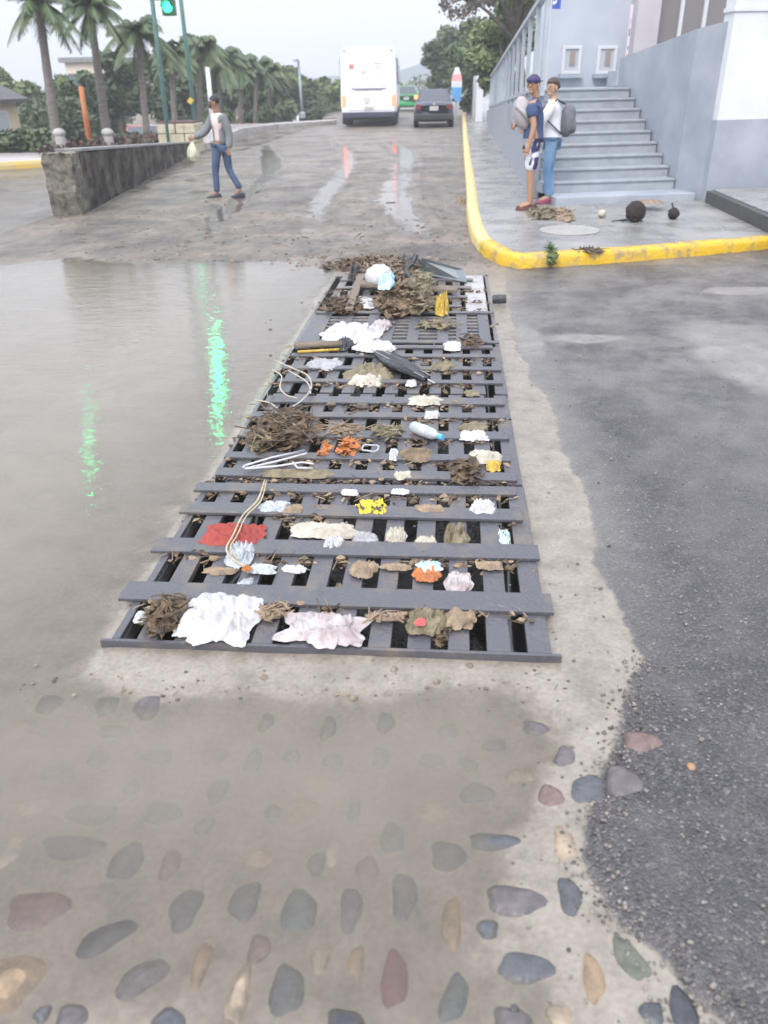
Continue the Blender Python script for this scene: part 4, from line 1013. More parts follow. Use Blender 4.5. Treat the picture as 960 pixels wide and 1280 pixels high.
# pink low wall
a = A(292,166,40); b2 = X(345, 40); t = thing('low_wall', 'low pinkish painted wall under the rightmost palms', 'wall', (a.x, 40, -1.7))
m = MB(); m.span((a.x-1.5, 40, -1.7), (b2, 40.25, .15)); m.build('wall', mat('wall_pink', (.50,.38,.32), .7, (.60,.50,.44), 2, bump=.2), t, bevel=.02)
m = MB()
x_ = a.x-1.4
while x_ < b2-.5: m.span((x_, 39.96, -.7), (x_+.7, 39.998, -.05)); x_ += 1.0
m.build('panel', 'paint_white', t)
# white low parapet and stalls at the far left
for i, (px0, px1, Y, h_, m_) in enumerate([(40,118,31,.75,'paint_white'),(330,352,42,.6,'paint_white')]):
    tag(MB().span((X(px0,Y), Y, -1.7), (X(px1,Y), Y+.2, h_-.9)).build('low_wall', m_, loc=(X(px0,Y),Y,-1.7), bevel=.02), ['low white wall between the cream house and the orange post','short white wall left of the white parked car'][i], 'wall')
# fence / railing dark seen at (70-130,130)
# cream house on the left edge
Yh = 27; Yh = 29; xr = A(24, 150, Yh+5).x; t = thing('cream_house', 'small cream house with a dark pitched roof at the left edge', 'house', (xr-3, Yh, -1.7))
ze = A(22, 124, Yh+5).z; zr_ = ze+1.0
m = MB(); m.span((xr-7, Yh, -1.7), (xr, Yh+5, ze)); m.add([(xr-7,Yh,ze),(xr,Yh,ze),(xr-3.5,Yh,zr_+.6),(xr-7,Yh+5,ze),(xr,Yh+5,ze),(xr-3.5,Yh+5,zr_+.6)], [(0,1,2),(5,4,3)]); m.build('wall', mat('cream', (.52,.42,.27), .7, (.60,.50,.35), 2, bump=.2), t)
m = MB()
for s_ in (-1, 1):
    e0 = Vector((xr-3.5+s_*3.9, Yh-.4, ze-.12)); pk = Vector((xr-3.5, Yh-.4, zr_+.68)); d = Vector((0,5.8,0))
    m.add([e0, pk, pk+d, e0+d, e0+Vector((0,0,.14)), pk+Vector((0,0,.14)), pk+d+Vector((0,0,.14)), e0+d+Vector((0,0,.14))], [(3,2,1,0),(4,5,6,7),(0,1,5,4),(1,2,6,5),(2,3,7,6),(3,0,4,7)])
m.build('roof', mat('roof_dark', (.06,.055,.06), .7, (.1,.09,.09), 8, bump=.4), t)
for (y0_, y1_, z0, z1, nm) in ((3.0,4.1,-.2,ze-.35,'window'),(.9,2.2,-.2,ze-.35,'window'),(4.3,4.85,-1.6,.2,'door')):
    f = MB().span((xr+.002, Yh+y0_, z0), (xr+.05, Yh+y1_, z1)).build(nm, 'frame_white', t)
    MB().span((xr+.051, Yh+y0_+.08, z0+.08), (xr+.07, Yh+y1_-.08, z1-.08)).build('pane', 'glass_pale', f)
# right side far sign and wall
sx = X(570,44)
t = thing('roadside_sign', 'tall narrow sign, red and white above and blue below, beside the dark car', 'sign', (sx, 44, SW))
zb_, zt2 = A(570,127,44).z, A(570,84,44).z
m = MB(); m.tube([(sx,44,SW),(sx,44,zb_)], .05, 10); m.build('pole', 'rail_grey', t)
def signpart(f0, f1, w0, w1, mm, nm):
    m = MB(); z0 = zb_+(zt2-zb_)*f0; z1 = zb_+(zt2-zb_)*f1
    m.add([(sx-w0,43.9,z0),(sx+w0,43.9,z0),(sx+w1,43.9,z1),(sx-w1,43.9,z1),(sx-w0,44.1,z0),(sx+w0,44.1,z0),(sx+w1,44.1,z1),(sx-w1,44.1,z1)], [(0,1,2,3),(7,6,5,4),(0,4,5,1),(1,5,6,2),(2,6,7,3),(3,7,4,0)]); m.build(nm, mm, t)
signpart(0, .42, .20, .26, mat('sign_blue', (.10,.30,.60), .4), 'lower_panel'); signpart(.42, .60, .26, .26, 'paint_white', 'middle_panel'); signpart(.60, .80, .26, .2, mat('sign_pink', (.75,.35,.35), .4), 'upper_panel'); signpart(.8,1,.2,.08,'paint_white','tip')
x_ = X(601, 36)
tag(MB().span((X(594,38), 38, SW), (X(594,38)+.3, 45, 1.9)).build('garden_wall', 'paint_white', loc=(X(594,38),38,SW), bevel=.02), 'short white wall end beyond the ramp railing', 'wall')
tag(MB().tube([(X(586,50),50,SW),(X(586,50),50,3.6)], .09, 10).build('utility_pole', 'concrete_old', loc=(X(586,50),50,SW)), 'slim pale pole under the right-hand trees', 'pole')
t = thing('shrub', 'low shrub at the foot of the pole on the right pavement', 'shrub', (X(585,47), 47, SW), group=None)
m = MB(); leafcloud(m, [((X(585,47),47,.65),(.5,.5,.45))], 1200, .09, 77, .2); m.build('foliage', 'leaf_mid', t); MB().tube([(X(585,47),47,SW),(X(585,47),47,.6)], .05,5).build('stem','bark',t)
# ------------------------------------------------------------------ people
def skin(verts, edges, radii, sub=2, root=0):
    me = bpy.data.meshes.new('tmp'); me.from_pydata([tuple(v) for v in verts], edges, [])
    o = bpy.data.objects.new('tmp', me); COL.objects.link(o)
    md_ = o.modifiers.new('s', 'SKIN'); md_.use_smooth_shade = True; md_.branch_smoothing = .3
    for i, r_ in enumerate(radii):
        rr = r_ if hasattr(r_, '__len__') else (r_, r_); me.skin_vertices[0].data[i].radius = rr
    me.skin_vertices[0].data[root].use_root = True
    ms = o.modifiers.new('u', 'SUBSURF'); ms.levels = sub; ms.render_levels = sub
    dg = bpy.context.evaluated_depsgraph_get(); ev = o.evaluated_get(dg); m2 = ev.to_mesh()
    vs = [v.co.copy() for v in m2.vertices]; fs = [tuple(p.vertices) for p in m2.polygons]
    ev.to_mesh_clear(); bpy.data.objects.remove(o); bpy.data.meshes.remove(me)
    return vs, fs
def chain(J, names, rad, **k):
    """names: list of chains of joint names; rad: name->radius"""
    idx = {}; vs = []; rs_ = []; es = []
    for ch in names:
        for a, b_ in zip(ch[:-1], ch[1:]):
            for n_ in (a, b_):
                if n_ not in idx: idx[n_] = len(vs); vs.append(J[n_]); rs_.append(rad[n_])
            es.append((idx[a], idx[b_]))
    return skin(vs, es, rs_, **k)
BR_ = dict(pelvis=(.125,.10), waist=(.115,.085), chest=(.135,.10), upch=(.115,.085), neck0=.055, neck1=.052, h0=.066, h1=.082, h2=.074,
    shL=.058, elL=.042, wrL=.028, shR=.058, elR=.042, wrR=.028, hiL=.085, knL=.058, cfL=.052, anL=.036, hiR=.085, knR=.058, cfR=.052, anR=.036, heL=.036, heR=.036, toL=.028, toR=.028, paL=.030, paR=.030)
BODY = [['pelvis','waist','chest','upch','neck0','neck1','h0','h1','h2'],['upch','shL','elL','wrL','paL'],['upch','shR','elR','wrR','paR'],
        ['pelvis','hiL','knL','cfL','anL','toL'],['pelvis','hiR','knR','cfR','anR','toR']]
def mk(J):
    J = {k: Vector(v) for k, v in J.items()}
    for s_ in 'LR':
        J['cf'+s_] = J['kn'+s_].lerp(J['an'+s_], .3)
        d = (J['wr'+s_]-J['el'+s_]).normalized(); J['pa'+s_] = J['wr'+s_]+d*.05
    return J
def fingers(J, s_, grip=.6, palmn=None):
    """four fingers and a thumb as tapered bent tubes rooted in the palm"""
    m = MB(); d = (J['wr'+s_]-J['el'+s_]).normalized(); side = d.cross(Vector((0,1,0)))
    side = (side if side.length > .2 else d.cross(Vector((1,0,0)))).normalized(); nn_ = d.cross(side).normalized()
    if palmn is not None and nn_.dot(palmn) < 0: nn_ = -nn_
    base = J['pa'+s_]
    for k, (o_, l_) in enumerate(((-.027,.062),(-.009,.072),(.009,.068),(.026,.052))):
        p0 = base+side*o_; p1 = p0+d*l_*.5; d2 = (d+nn_*grip).normalized(); p2 = p1+d2*l_*.35; d3 = (d+nn_*grip*2.2).normalized(); p3 = p2+d3*l_*.28
        m.tube([p0, p1, p2, p3], [.0095,.009,.0082,.006], 7)
    p0 = base-side*.028-d*.02; p1 = p0-side*.022+d*.022+nn_*.012; p2 = p1+d*.026+nn_*.012; m.tube([p0,p1,p2], [.012,.010,.008], 7)
    m.ell(base+d*.0, (.034,.034,.02), 10, 6, rot=Matrix((side, d, nn_)).transposed())
    return m.v, m.f
def face(J, fd):
    """nose, ears, brow, eyes and lips as small forms on the head; fd = facing direction"""
    m = MB(); c = J['h1']; fd = Vector(fd).normalized(); up = (J['h2']-J['h0']).normalized(); sd_ = fd.cross(up).normalized(); rot = Matrix((sd_, fd, up)).transposed()
    m.ell(c+fd*.078-up*.015, (.014,.020,.024), 8, 6, rot); m.ell(c+fd*.066-up*.055, (.028,.016,.012), 8, 6, rot); m.ell(c+fd*.055-up*.085, (.034,.026,.022), 8, 6, rot)
    for s_ in (-1, 1):
        m.ell(c+sd_*s_*.078-up*.015, (.012,.024,.034), 8, 6, rot); m.ell(c+sd_*s_*.032+fd*.068+up*.014, (.018,.012,.008), 8, 5, rot)
    return m
def eyes(J, fd, t):
    m = MB(); c = J['h1']; fd = Vector(fd).normalized(); up = (J['h2']-J['h0']).normalized(); sd_ = fd.cross(up).normalized()
    for s_ in (-1, 1): m.ell(c+sd_*s_*.031+fd*.074-up*.002, (.007,.006,.005), 8, 5)
    m.build('eyes', 'eye_dark', t, smooth=True)
def grow(J, names, rad, add, rep=None):
    r_ = {k: (v+add if not hasattr(v, '__len__') else (v[0]+add, v[1]+add)) for k, v in rad.items()}
    if rep: r_.update(rep)
    return chain(J, names, r_)
def shoe(m, an, to, w_=.045, h_=.05):
    an = Vector(an); to = Vector(to); d = Vector((to.x-an.x, to.y-an.y, 0)).normalized(); s_ = Vector((-d.y, d.x, 0)); g = min(an.z, to.z)-.045
    heel = an-d*.05; n = 14
    for lvl, (zz, k) in enumerate(((0,1.0),(.018,1.05),(.05,.95),(h_+.03,.7))):
        for i in range(n):
            a = 2*math.pi*i/n; fx = math.cos(a); L_ = .145*(1 if zz < .04 else (.95 if zz < .06 else .55))
            c = heel+d*(.11 if zz < .06 else .065); wv = w_*(1+.15*fx)*k
            m.v.append(Vector((c.x, c.y, g+zz)) + d*fx*L_ + s_*math.sin(a)*wv + Vector((0,0,(-.02*max(0,fx)) if zz > .04 else 0)))
    o = len(m.v)-4*n
    for l_ in range(3):
        for i in range(n): m.f.append([o+l_*n+i, o+l_*n+(i+1) % n, o+(l_+1)*n+(i+1) % n, o+(l_+1)*n+i]); m.mi.append(0)
    m.f.append([o+i for i in range(n-1,-1,-1)]); m.f.append([o+3*n+i for i in range(n)]); m.mi += [0,0]
for n_, c_ in dict(skin_tan=(.36,.20,.125), skin_dark=(.27,.145,.09), skin_fair=(.42,.26,.18)).items(): mat(n_, c_, .55, bump=.05)
mat('hair_black', (.012,.011,.012), .5, bump=.5, bscale=80); mat('eye_dark', (.02,.015,.015), .2)
mat('cardigan', (.135,.150,.160), .85, (.19,.20,.205), 6, bump=.4, bscale=30); mat('tee_pink', (.62,.50,.48), .8, bump=.2, bscale=12); mat('jeans', (.035,.055,.12), .8, (.085,.13,.21), 2.6, bump=.4, bscale=30)
mat('jeans_light', (.11,.22,.38), .8, (.22,.34,.50), 3, bump=.4, bscale=30); mat('tee_navy', (.03,.055,.13), .85, (.05,.08,.17), 5, bump=.3, bscale=14)
mat('shorts_print', (.66,.66,.72), .8, (.035,.03,.10), 9, detail=1, sharp=(.47,.52), bump=.2, stretch=(1,1,.6)); mat('shirt_white', (.66,.66,.69), .8, bump=.4, bscale=12); mat('bag_grey', (.10,.10,.12), .7, (.15,.15,.17), 8, bump=.3)
mat('shoe_dark', (.03,.03,.045), .5); mat('shoe_pink', (.28,.05,.10), .6); mat('sandal', (.10,.03,.03), .6); mat('blanket', (.40,.35,.35), .9, (.30,.33,.36), 7, bump=.4, bscale=20)
def person(label, J, skinm, fd, loc, rz, sc=1.0, group=None):
    t = thing('person', label, 'person', (0,0,0), group=group, world=False)
    vs, fs = chain(J, BODY, BR_); m = MB(); m.add(vs, fs)
    for s_ in 'LR': m.add(*fingers(J, s_, .6))
    f = face(J, fd); m.add(f.v, f.f); m.build('body', skinm, t, smooth=True)
    eyes(J, fd, t); t.location = loc; t.rotation_euler = (0,0,rz); t.scale = (sc,)*3; return t
def hair(J, fd, t, m_='hair_black', low=.0, bun=False):
    c = J['h1']; fd = Vector(fd).normalized(); up = (J['h2']-J['h0']).normalized(); sd_ = fd.cross(up).normalized(); rot = Matrix((sd_, fd, up)).transposed()
    m = MB(); m.ell(c-fd*.014+up*.030, (.088,.098,.088), 16, 12, rot)
    keep = []; cc = c
    for f in m.f:
        q = sum((m.v[i] for i in f), Vector())/len(f)-cc
        if not (q.dot(fd) > .015 and q.dot(up) < .050) and not (q.dot(up) < -.02-low): keep.append(f)
    m.f = keep; m.mi = [0]*len(keep)
    if bun: m.ell(c-fd*.11+up*.0, (.035,.045,.035), 10, 8, rot)
    m.build('hair', m_, t, smooth=True)
# walking man (local: facing -x, +y away from the camera)
J = mk(dict(pelvis=(0,0,.93), waist=(.005,0,1.06), chest=(.0,0,1.22), upch=(.0,0,1.37), neck0=(-.005,0,1.46), neck1=(-.02,-.0,1.515), h0=(-.035,0,1.56), h1=(-.045,0,1.625), h2=(-.04,0,1.68),
  shL=(-.13,.09,1.39), elL=(-.28,.02,1.13), wrL=(-.47,-.06,1.055), shR=(.13,-.09,1.38), elR=(.20,-.07,1.10), wrR=(.19,-.15,.86),
  hiL=(-.07,-.05,.87), knL=(-.14,-.05,.49), anL=(-.16,-.04,.09), toL=(-.31,-.09,.045), hiR=(.07,.05,.87), knR=(.09,.06,.49), anR=(.27,.08,.14), toR=(.17,.02,.045)))
fd = (-.9,-.35,-.12)
pm_ = P(283, 247); scm = 1.0
hgt_px = proj((pm_.x, pm_.y, 0))[1]-proj((pm_.x, pm_.y, 1.72))[1]
print('man px', hgt_px, 'want 128')
scm = min(1.12, 127/hgt_px)
t = person('man in open grey cardigan and jeans crossing the wet road with a bag', J, 'skin_dark', fd, (pm_.x, pm_.y, .0), 0, scm)
m = MB(); vs, fs = grow(J, [['pelvis','waist','chest','upch','neck0'],['upch','shL'],['upch','shR']], BR_, .019, dict(pelvis=(.148,.122), neck0=.064)); m.add(vs, fs); m.build('tee_shirt', 'tee_pink', t, smooth=True)
Jc = dict(J); Jc['hem'] = Vector((.02,.02,.90)); Rc = dict(BR_); Rc['hem'] = (.15,.125)
vs, fs = grow(Jc, [['hem','waist','chest','upch'],['upch','shL','elL','wrL'],['upch','shR','elR','wrR']], Rc, .034)
Vf = Vector((-.62,-.78,0)).normalized(); Vs = Vector((Vf.y,-Vf.x,0))
ff = []
for f in fs:
    q = sum((vs[i] for i in f), Vector())/len(f); z = q.z; d_ = (q-Vector((0,0,z)))
    op = (z > .88 and z < 1.46 and d_.dot(Vf) > .03 and abs(d_.dot(Vs)) < .008+.075*max(0,(z-1.15))/.3 and z > 1.17)
    if not op: ff.append(f)
m = MB(); m.add(vs, ff); m.build('cardigan', 'cardigan', t, smooth=True)
vs, fs = grow(J, [['pelvis','hiL','knL','cfL','anL'],['pelvis','hiR','knR','cfR','anR']], BR_, .016, dict(pelvis=(.135,.112), anL=.062, anR=.062, cfL=.064, cfR=.064, knL=.072, knR=.072)); m = MB(); m.add(vs, fs); m.build('trousers', 'jeans', t, smooth=True)
for s_ in 'LR': m = MB(); shoe(m, J['an'+s_], J['to'+s_]); m.build('shoe', 'shoe_dark', t, smooth=True)
hair(J, fd, t)
m = MB(); m.tube([J['h1']+Vector((-.065,-.045,.01)), J['h1']+Vector((-.085,.0,.008)), J['h1']+Vector((-.07,.045,.01))], .012, 6, flat=1.4); m.ell(J['h1']+Vector((-.068,-.02,-.06)), (.035,.05,.04), 10, 7); m.build('face_mask', mat('mask_dark', (.03,.03,.035), .7), t, smooth=True)
# his bag
hw_ = Vector((pm_.x, pm_.y, 0))+J['paL']*scm
def sack(name, label, cat, top_, r, h, m_, seed):
    rs = random.Random(seed); m = MB(); n, k = 18, 12
    for j in range(k+1):
        f = j/k; prof_ = (.10+.9*math.sin(min(1,f*1.25)*math.pi/2)) if f < .8 else (1-.35*((f-.8)/.2)**2)
        for i in range(n):
            a = 2*math.pi*i/n; g = 1+.16*math.sin(a*3+f*4+seed)+.07*rs.uniform(-1,1)
            m.v.append(top_+Vector((math.cos(a)*r*prof_*g, math.sin(a)*r*.7*prof_*g, -f*h)))
    for j in range(k):
        for i in range(n): m.f.append([j*n+i,(j+1)*n+i,(j+1)*n+(i+1)%n,j*n+(i+1)%n]); m.mi.append(0)
    m.f.append([k*n+i for i in range(n)]); m.mi.append(0)
    for s_ in (-1,1): m.tube([top_+Vector((s_*.01,0,-.02)), top_+Vector((s_*.03,0,.05)), top_+Vector((0,0,.075))], .006, 5)
    return tag(m.build(name, m_, smooth=True, loc=top_), label, cat)
sack('plastic_bag', 'pale yellow plastic bag hanging from the walking man\'s hand', 'bag', hw_+Vector((.0,-.01,-.04)), .11, .30, mat('bag_pale', (.55,.55,.40), .4, (.36,.36,.24), 9, bump=.6, bscale=14), 3)
# couple: navy man (local facing: -x, slightly to camera)
J = mk(dict(pelvis=(0,0,.90), waist=(-.01,0,1.03), chest=(-.005,0,1.18), upch=(.01,0,1.33), neck0=(.0,0,1.41), neck1=(-.02,0,1.46), h0=(-.04,-.01,1.50), h1=(-.05,-.02,1.565), h2=(-.045,-.01,1.62),
  shL=(-.07,-.14,1.33), elL=(-.02,-.20,1.06), wrL=(-.08,-.22,.82), shR=(.02,.15,1.33), elR=(-.22,.20,1.10), wrR=(-.28,-.04,1.06),
  hiL=(-.01,-.08,.84), knL=(-.02,-.09,.47), anL=(.0,-.09,.08), toL=(-.15,-.13,.04), hiR=(.01,.08,.84), knR=(.0,.08,.47), anR=(.03,.08,.08), toR=(-.12,.07,.04)))
fd = (-.55,-.83,-.05)
pn = P(661, 261, SW); hp = proj((pn.x,pn.y,SW))[1]-proj((pn.x,pn.y,SW+1.66))[1]; scn = 166/hp; print('navy', hp, scn)
t = person('man in navy tee and patterned shorts by the ramp wall, holding a bundle', J, 'skin_tan', fd, (pn.x, pn.y, SW), 0, scn)
Jt = dict(J); Jt['hem'] = J['pelvis']+Vector((0,0,-.07)); Jt['slL'] = J['shL'].lerp(J['elL'], .62); Jt['slR'] = J['shR'].lerp(J['elR'], .62); Rt = dict(BR_); Rt['slL'] = Rt['slR'] = .056; Rt['hem'] = (.145,.120)
vs, fs = grow(Jt, [['hem','pelvis','waist','chest','upch','neck0'],['upch','shL','slL'],['upch','shR','slR']], Rt, .027, dict(pelvis=(.155,.13), neck0=.072)); m = MB(); m.add(vs, fs); m.build('tee_shirt', 'tee_navy', t, smooth=True)
Jt['lgL'] = J['hiL'].lerp(J['knL'], .97); Jt['lgR'] = J['hiR'].lerp(J['knR'], .97); Rt['lgL'] = Rt['lgR'] = .082
vs, fs = grow(Jt, [['pelvis','hiL','lgL'],['pelvis','hiR','lgR']], Rt, .018, dict(pelvis=(.135,.115))); m = MB(); m.add(vs, fs); m.build('shorts', 'shorts_print', t, smooth=True)
for s_ in 'LR': m = MB(); shoe(m, J['an'+s_], J['to'+s_], h_=-.0); m.build('sandal', 'sandal', t, smooth=True)
hair(J, fd, t)
m = MB(); m.ell(J['h1']+Vector((.0,.005,.045)), (.092,.100,.062), 16, 9); d_ = Vector((-.3,-.8,0)).normalized(); m.box(J['h1']+Vector((.05,.08,.035)), (.13,.10,.014), rz=.6); m.build('cap', mat('cap_navy', (.035,.03,.10), .7), t, smooth=True)
# bundle
bc = Vector((pn.x, pn.y, SW))+Vector((-.165,-.02,1.22))*scn
m = MB(); rs = random.Random(3); m.ell(bc, (.125,.12,.21), 18, 14, Matrix.Rotation(-.25, 3, 'Y'), .09, rs); m.tube([bc+Vector((-.10,-.08,.10)), bc+Vector((.0,-.13,.02)), bc+Vector((.09,-.10,-.10))], [.03,.035,.03], 8)
tag(m.build('blanket_bundle', 'blanket', smooth=True, loc=bc), 'pale pinkish blanket bundle held against the chest of the man in navy', 'bundle')
# woman
J = mk(dict(pelvis=(0,0,.88), waist=(0,0,1.00), chest=(-.005,0,1.15), upch=(-.01,0,1.29), neck0=(-.02,0,1.37), neck1=(-.03,0,1.415), h0=(-.045,-.01,1.455), h1=(-.05,-.02,1.52), h2=(-.045,-.01,1.575),
  shL=(-.04,-.13,1.29), elL=(-.20,-.16,1.06), wrL=(-.36,-.10,1.00), shR=(.0,.12,1.29), elR=(-.20,.14,1.08), wrR=(-.34,.02,1.04),
  hiL=(-.01,-.07,.82), knL=(-.05,-.08,.46), anL=(.0,-.07,.08), toL=(-.14,-.12,.04), hiR=(.02,.07,.82), knR=(.0,.07,.46), anR=(.05,.06,.08), toR=(-.09,.04,.04)))
fd = (-.75,-.66,0)
pwm = P(684, 253, SW); hp = proj((pwm.x,pwm.y,SW))[1]-proj((pwm.x,pwm.y,SW+1.62))[1]; scw = 155/hp; print('woman', hp, scw)
t = person('woman in a white long-sleeved top and light blue jeans with a grey backpack', J, 'skin_fair', fd, (pwm.x, pwm.y, SW), 0, scw)
Jw = dict(J); Jw['hem'] = J['pelvis']+Vector((0,0,-.05)); Rw = dict(BR_); Rw['hem'] = (.145,.122)
vs, fs = grow(Jw, [['hem','pelvis','waist','chest','upch','neck0'],['upch','shL','elL','wrL'],['upch','shR','elR','wrR']], Rw, .024, dict(pelvis=(.165,.14), waist=(.142,.115), neck0=.068, wrL=.045, wrR=.045)); m = MB(); m.add(vs, fs); m.build('shirt', 'shirt_white', t, smooth=True)
vs, fs = grow(J, [['pelvis','hiL','knL','cfL','anL'],['pelvis','hiR','knR','cfR','anR']], BR_, .010, dict(pelvis=(.13,.11), anL=.05, anR=.05)); m = MB(); m.add(vs, fs); m.build('trousers', 'jeans_light', t, smooth=True)
for s_ in 'LR': m = MB(); shoe(m, J['an'+s_], J['to'+s_]); m.build('shoe', 'shoe_pink', t, smooth=True)
hair(J, fd, t, mat('hair_brown', (.05,.028,.022), .5, bump=.5, bscale=80), .02, True)
wb0 = Vector((pwm.x, pwm.y, SW))
bp_ = thing('backpack', 'grey backpack worn by the woman in white', 'backpack', wb0+Vector((.18,0,1.0))*scw)
m = MB(); m.ell(wb0+Vector((.195,.0,1.09))*scw, (.105,.15,.215), 16, 12, Matrix.Rotation(.12, 3, 'Y'), pw=.75); m.build('pack', 'bag_grey', bp_, smooth=True)
m = MB(); m.ell(wb0+Vector((.275,.0,1.02))*scw, (.05,.11,.10), 14, 10, pw=.75); m.build('pocket', 'bag_grey', bp_, smooth=True)
for s_ in (-1, 1):
    m = MB(); m.tube([wb0+Vector((.14,s_*.10,1.30))*scw, wb0+Vector((.02,s_*.13,1.365))*scw, wb0+Vector((-.12,s_*.145,1.24))*scw, wb0+Vector((-.10,s_*.16,1.10))*scw, wb0+Vector((.12,s_*.12,.92))*scw], .016, 6, flat=.6); m.build('strap', 'black_plastic', bp_, smooth=True)
# ------------------------------------------------------------------ litter lying on the grates
ZT = .05
def spot(cx, cy, z=ZT):
    p = P(cx, cy, z); s_ = CF/depth(p); sn = (CH-z)/(p-CAM).length; return p, s_, sn
def cmat(n, c, c2=None, r=.6, sc=14, b=.6, **k):
    return mat('litter_'+n, c, r, c2 or tuple(x*.7 for x in c), sc, bump=b, bscale=22, **k)
cmat('white', (.47,.47,.49), (.40,.36,.32), sc=11, sharp=(.42,.85)); cmat('offwhite', (.44,.41,.34), (.30,.26,.20), sc=12, sharp=(.4,.75)); cmat('pinkish', (.45,.41,.41), (.24,.18,.17), sc=12, sharp=(.4,.75))
cmat('brown', (.10,.065,.035), (.20,.14,.08)); cmat('tan', (.30,.22,.14), (.17,.12,.08)); cmat('red', (.30,.05,.035), (.24,.035,.03), r=.75)
cmat('yellow', (.52,.37,.05), (.35,.22,.03)); cmat('orange', (.50,.17,.04), (.30,.10,.03)); cmat('blue', (.28,.42,.62), (.5,.55,.6)); cmat('black', (.022,.022,.026), (.04,.04,.045), r=.35)
cmat('grey', (.25,.25,.26), (.36,.36,.36)); cmat('leaf', (.125,.080,.040), (.045,.030,.018), sc=25, sharp=(.4,.6)); cmat('olive', (.12,.10,.055), (.20,.165,.10), sc=20); cmat('wood', (.13,.095,.065), (.20,.16,.12), sc=5, stretch=(1,8,1))
cmat('board', (.16,.19,.21), (.22,.25,.26), sc=4, b=.2); cmat('clear', (.55,.58,.60), (.42,.46,.48), r=.15, alpha=.75); cmat('strap', (.50,.42,.27), (.34,.28,.18), sc=30); cmat('aqua', (.25,.55,.62), (.5,.6,.65)); cmat('pinkred', (.62,.12,.12))
cmat('mixed', (.09,.065,.042), (.26,.20,.14), sc=9, sharp=(.45,.6))
def noise3(rs):
    ph = [(rs.uniform(2,5), rs.uniform(-4,4), rs.uniform(0,6)) for _ in range(6)]
    return lambda a, b: sum(math.sin(x*a+y*b+z) for x, y, z in ph)/6
ZLOW = {14:.03}
def crumple(name, label, cat, cx, cy, wpx, hpx, H, m_, seed, ang=0, z=ZT, group=None, nx=40, ny=24, sq=.75):
    rs = random.Random(seed); p, s_, sn = spot(cx, cy, z); a, b_ = wpx/2/s_, hpx/2/s_/sn*.92
    f1, f2, f3 = noise3(rs), noise3(rs), noise3(rs); fa = rs.uniform(.3,1); fb = rs.choice((-1,1))*rs.uniform(.2,1); m = MB(); ca, sa = math.cos(R(ang)), math.sin(R(ang))
    for lay in (0, 1):
        for j in range(ny+1):
            for i in range(nx+1):
                U, V = 2*i/nx-1, 2*j/ny-1
                # square to blob
                x = U*math.sqrt(max(0,1-V*V*.5*sq)); y = V*math.sqrt(max(0,1-U*U*.5*sq))
                r2 = max(abs(U), abs(V)); k = 1+.26*f1(x*1.5, y*1.5)*r2+.09*f2(x*5,y*5)*r2+.03*f3(x*11,y*11)*r2
                X_, Y_ = x*a*k, y*b_*k
                ed = 1-r2**4
                w1 = f1(x*1.6+3, y*1.6); rd = (1-abs(math.sin(5.5*x*fa+4.5*y*fb+3.2*w1)))**1.0; rd2 = (1-abs(math.sin(11*x*fb-9*y*fa+5*w1)))**2; hz = H*ed*(.28+.50*rd+.25*rd2+.45*abs(f2(x*2.6+1, y*2.6))+.15*f3(x*7,y*7)) - .008*(1-ed)
                if lay: hz = -.006
                m.v.append(Vector((p.x+X_*ca-Y_*sa, p.y+X_*sa+Y_*ca, z+max(-.004,hz)-(.001 if lay else 0))))
        o = lay*(nx+1)*(ny+1)
        for j in range(ny):
            for i in range(nx):
                q = o+j*(nx+1)+i; f = [q, q+1, q+nx+2, q+nx+1]; m.f.append(f if not lay else f[::-1]); m.mi.append(0)
    return tag(m.build(name, m_, smooth=True, loc=p), label, cat, group)
def leafpile(name, label, cat, cx, cy, wpx, hpx, H, m_, seed, n=110, ls=.028, tw=14, z=ZT, group=None, twm='litter_wood'):
    rs = random.Random(seed); p, s_, sn = spot(cx, cy, z); a, b_ = wpx/2/s_, hpx/2/s_/sn; m = MB()
    for _ in range(n):
        r_ = rs.random()**.6; th = rs.uniform(0, 6.28); x, y = r_*math.cos(th)*a, r_*math.sin(th)*b_
        c = Vector((p.x+x, p.y+y, z+rs.uniform(0,1)*H*(1-r_*r_*.8)+.004)); L_ = ls*rs.uniform(.6,1.5)
        d = Vector((rs.gauss(0,1), rs.gauss(0,1), rs.gauss(0,.35))).normalized(); q = d.cross(Vector((rs.gauss(0,.5),rs.gauss(0,.5),1))).normalized(); up = d.cross(q)
        m.add([c-d*L_, c-q*L_*.45+up*L_*.2, c, c+q*L_*.45+up*L_*.2, c+d*L_], [(0,1,2),(0,2,3),(1,4,2),(2,4,3)])
    for _ in range(tw):
        r_ = rs.random()**.5*.9; th = rs.uniform(0,6.28); c = Vector((p.x+r_*math.cos(th)*a, p.y+r_*math.sin(th)*b_, z+rs.uniform(.2,1)*H*.9+.005)); L_ = rs.uniform(.3,.9)*min(a, .16)
        an = rs.uniform(0, 3.14); d = Vector((math.cos(an), math.sin(an), rs.uniform(-.2,.3)))
        m.tube([c-d*L_, c+Vector((rs.uniform(-.01,.01),)*3), c+d*L_*.8+Vector((0,0,rs.uniform(-.01,.02)))], [.004,.0035,.002], 5)
    mm = MB(); mm.ell((p.x, p.y, z), (a*.72, b_*.72, H*.45), 16, 8, jit=.25, rnd=rs); m.add(mm.v, mm.f)
    return tag(m.build(name, m_, loc=p), label, cat, group)
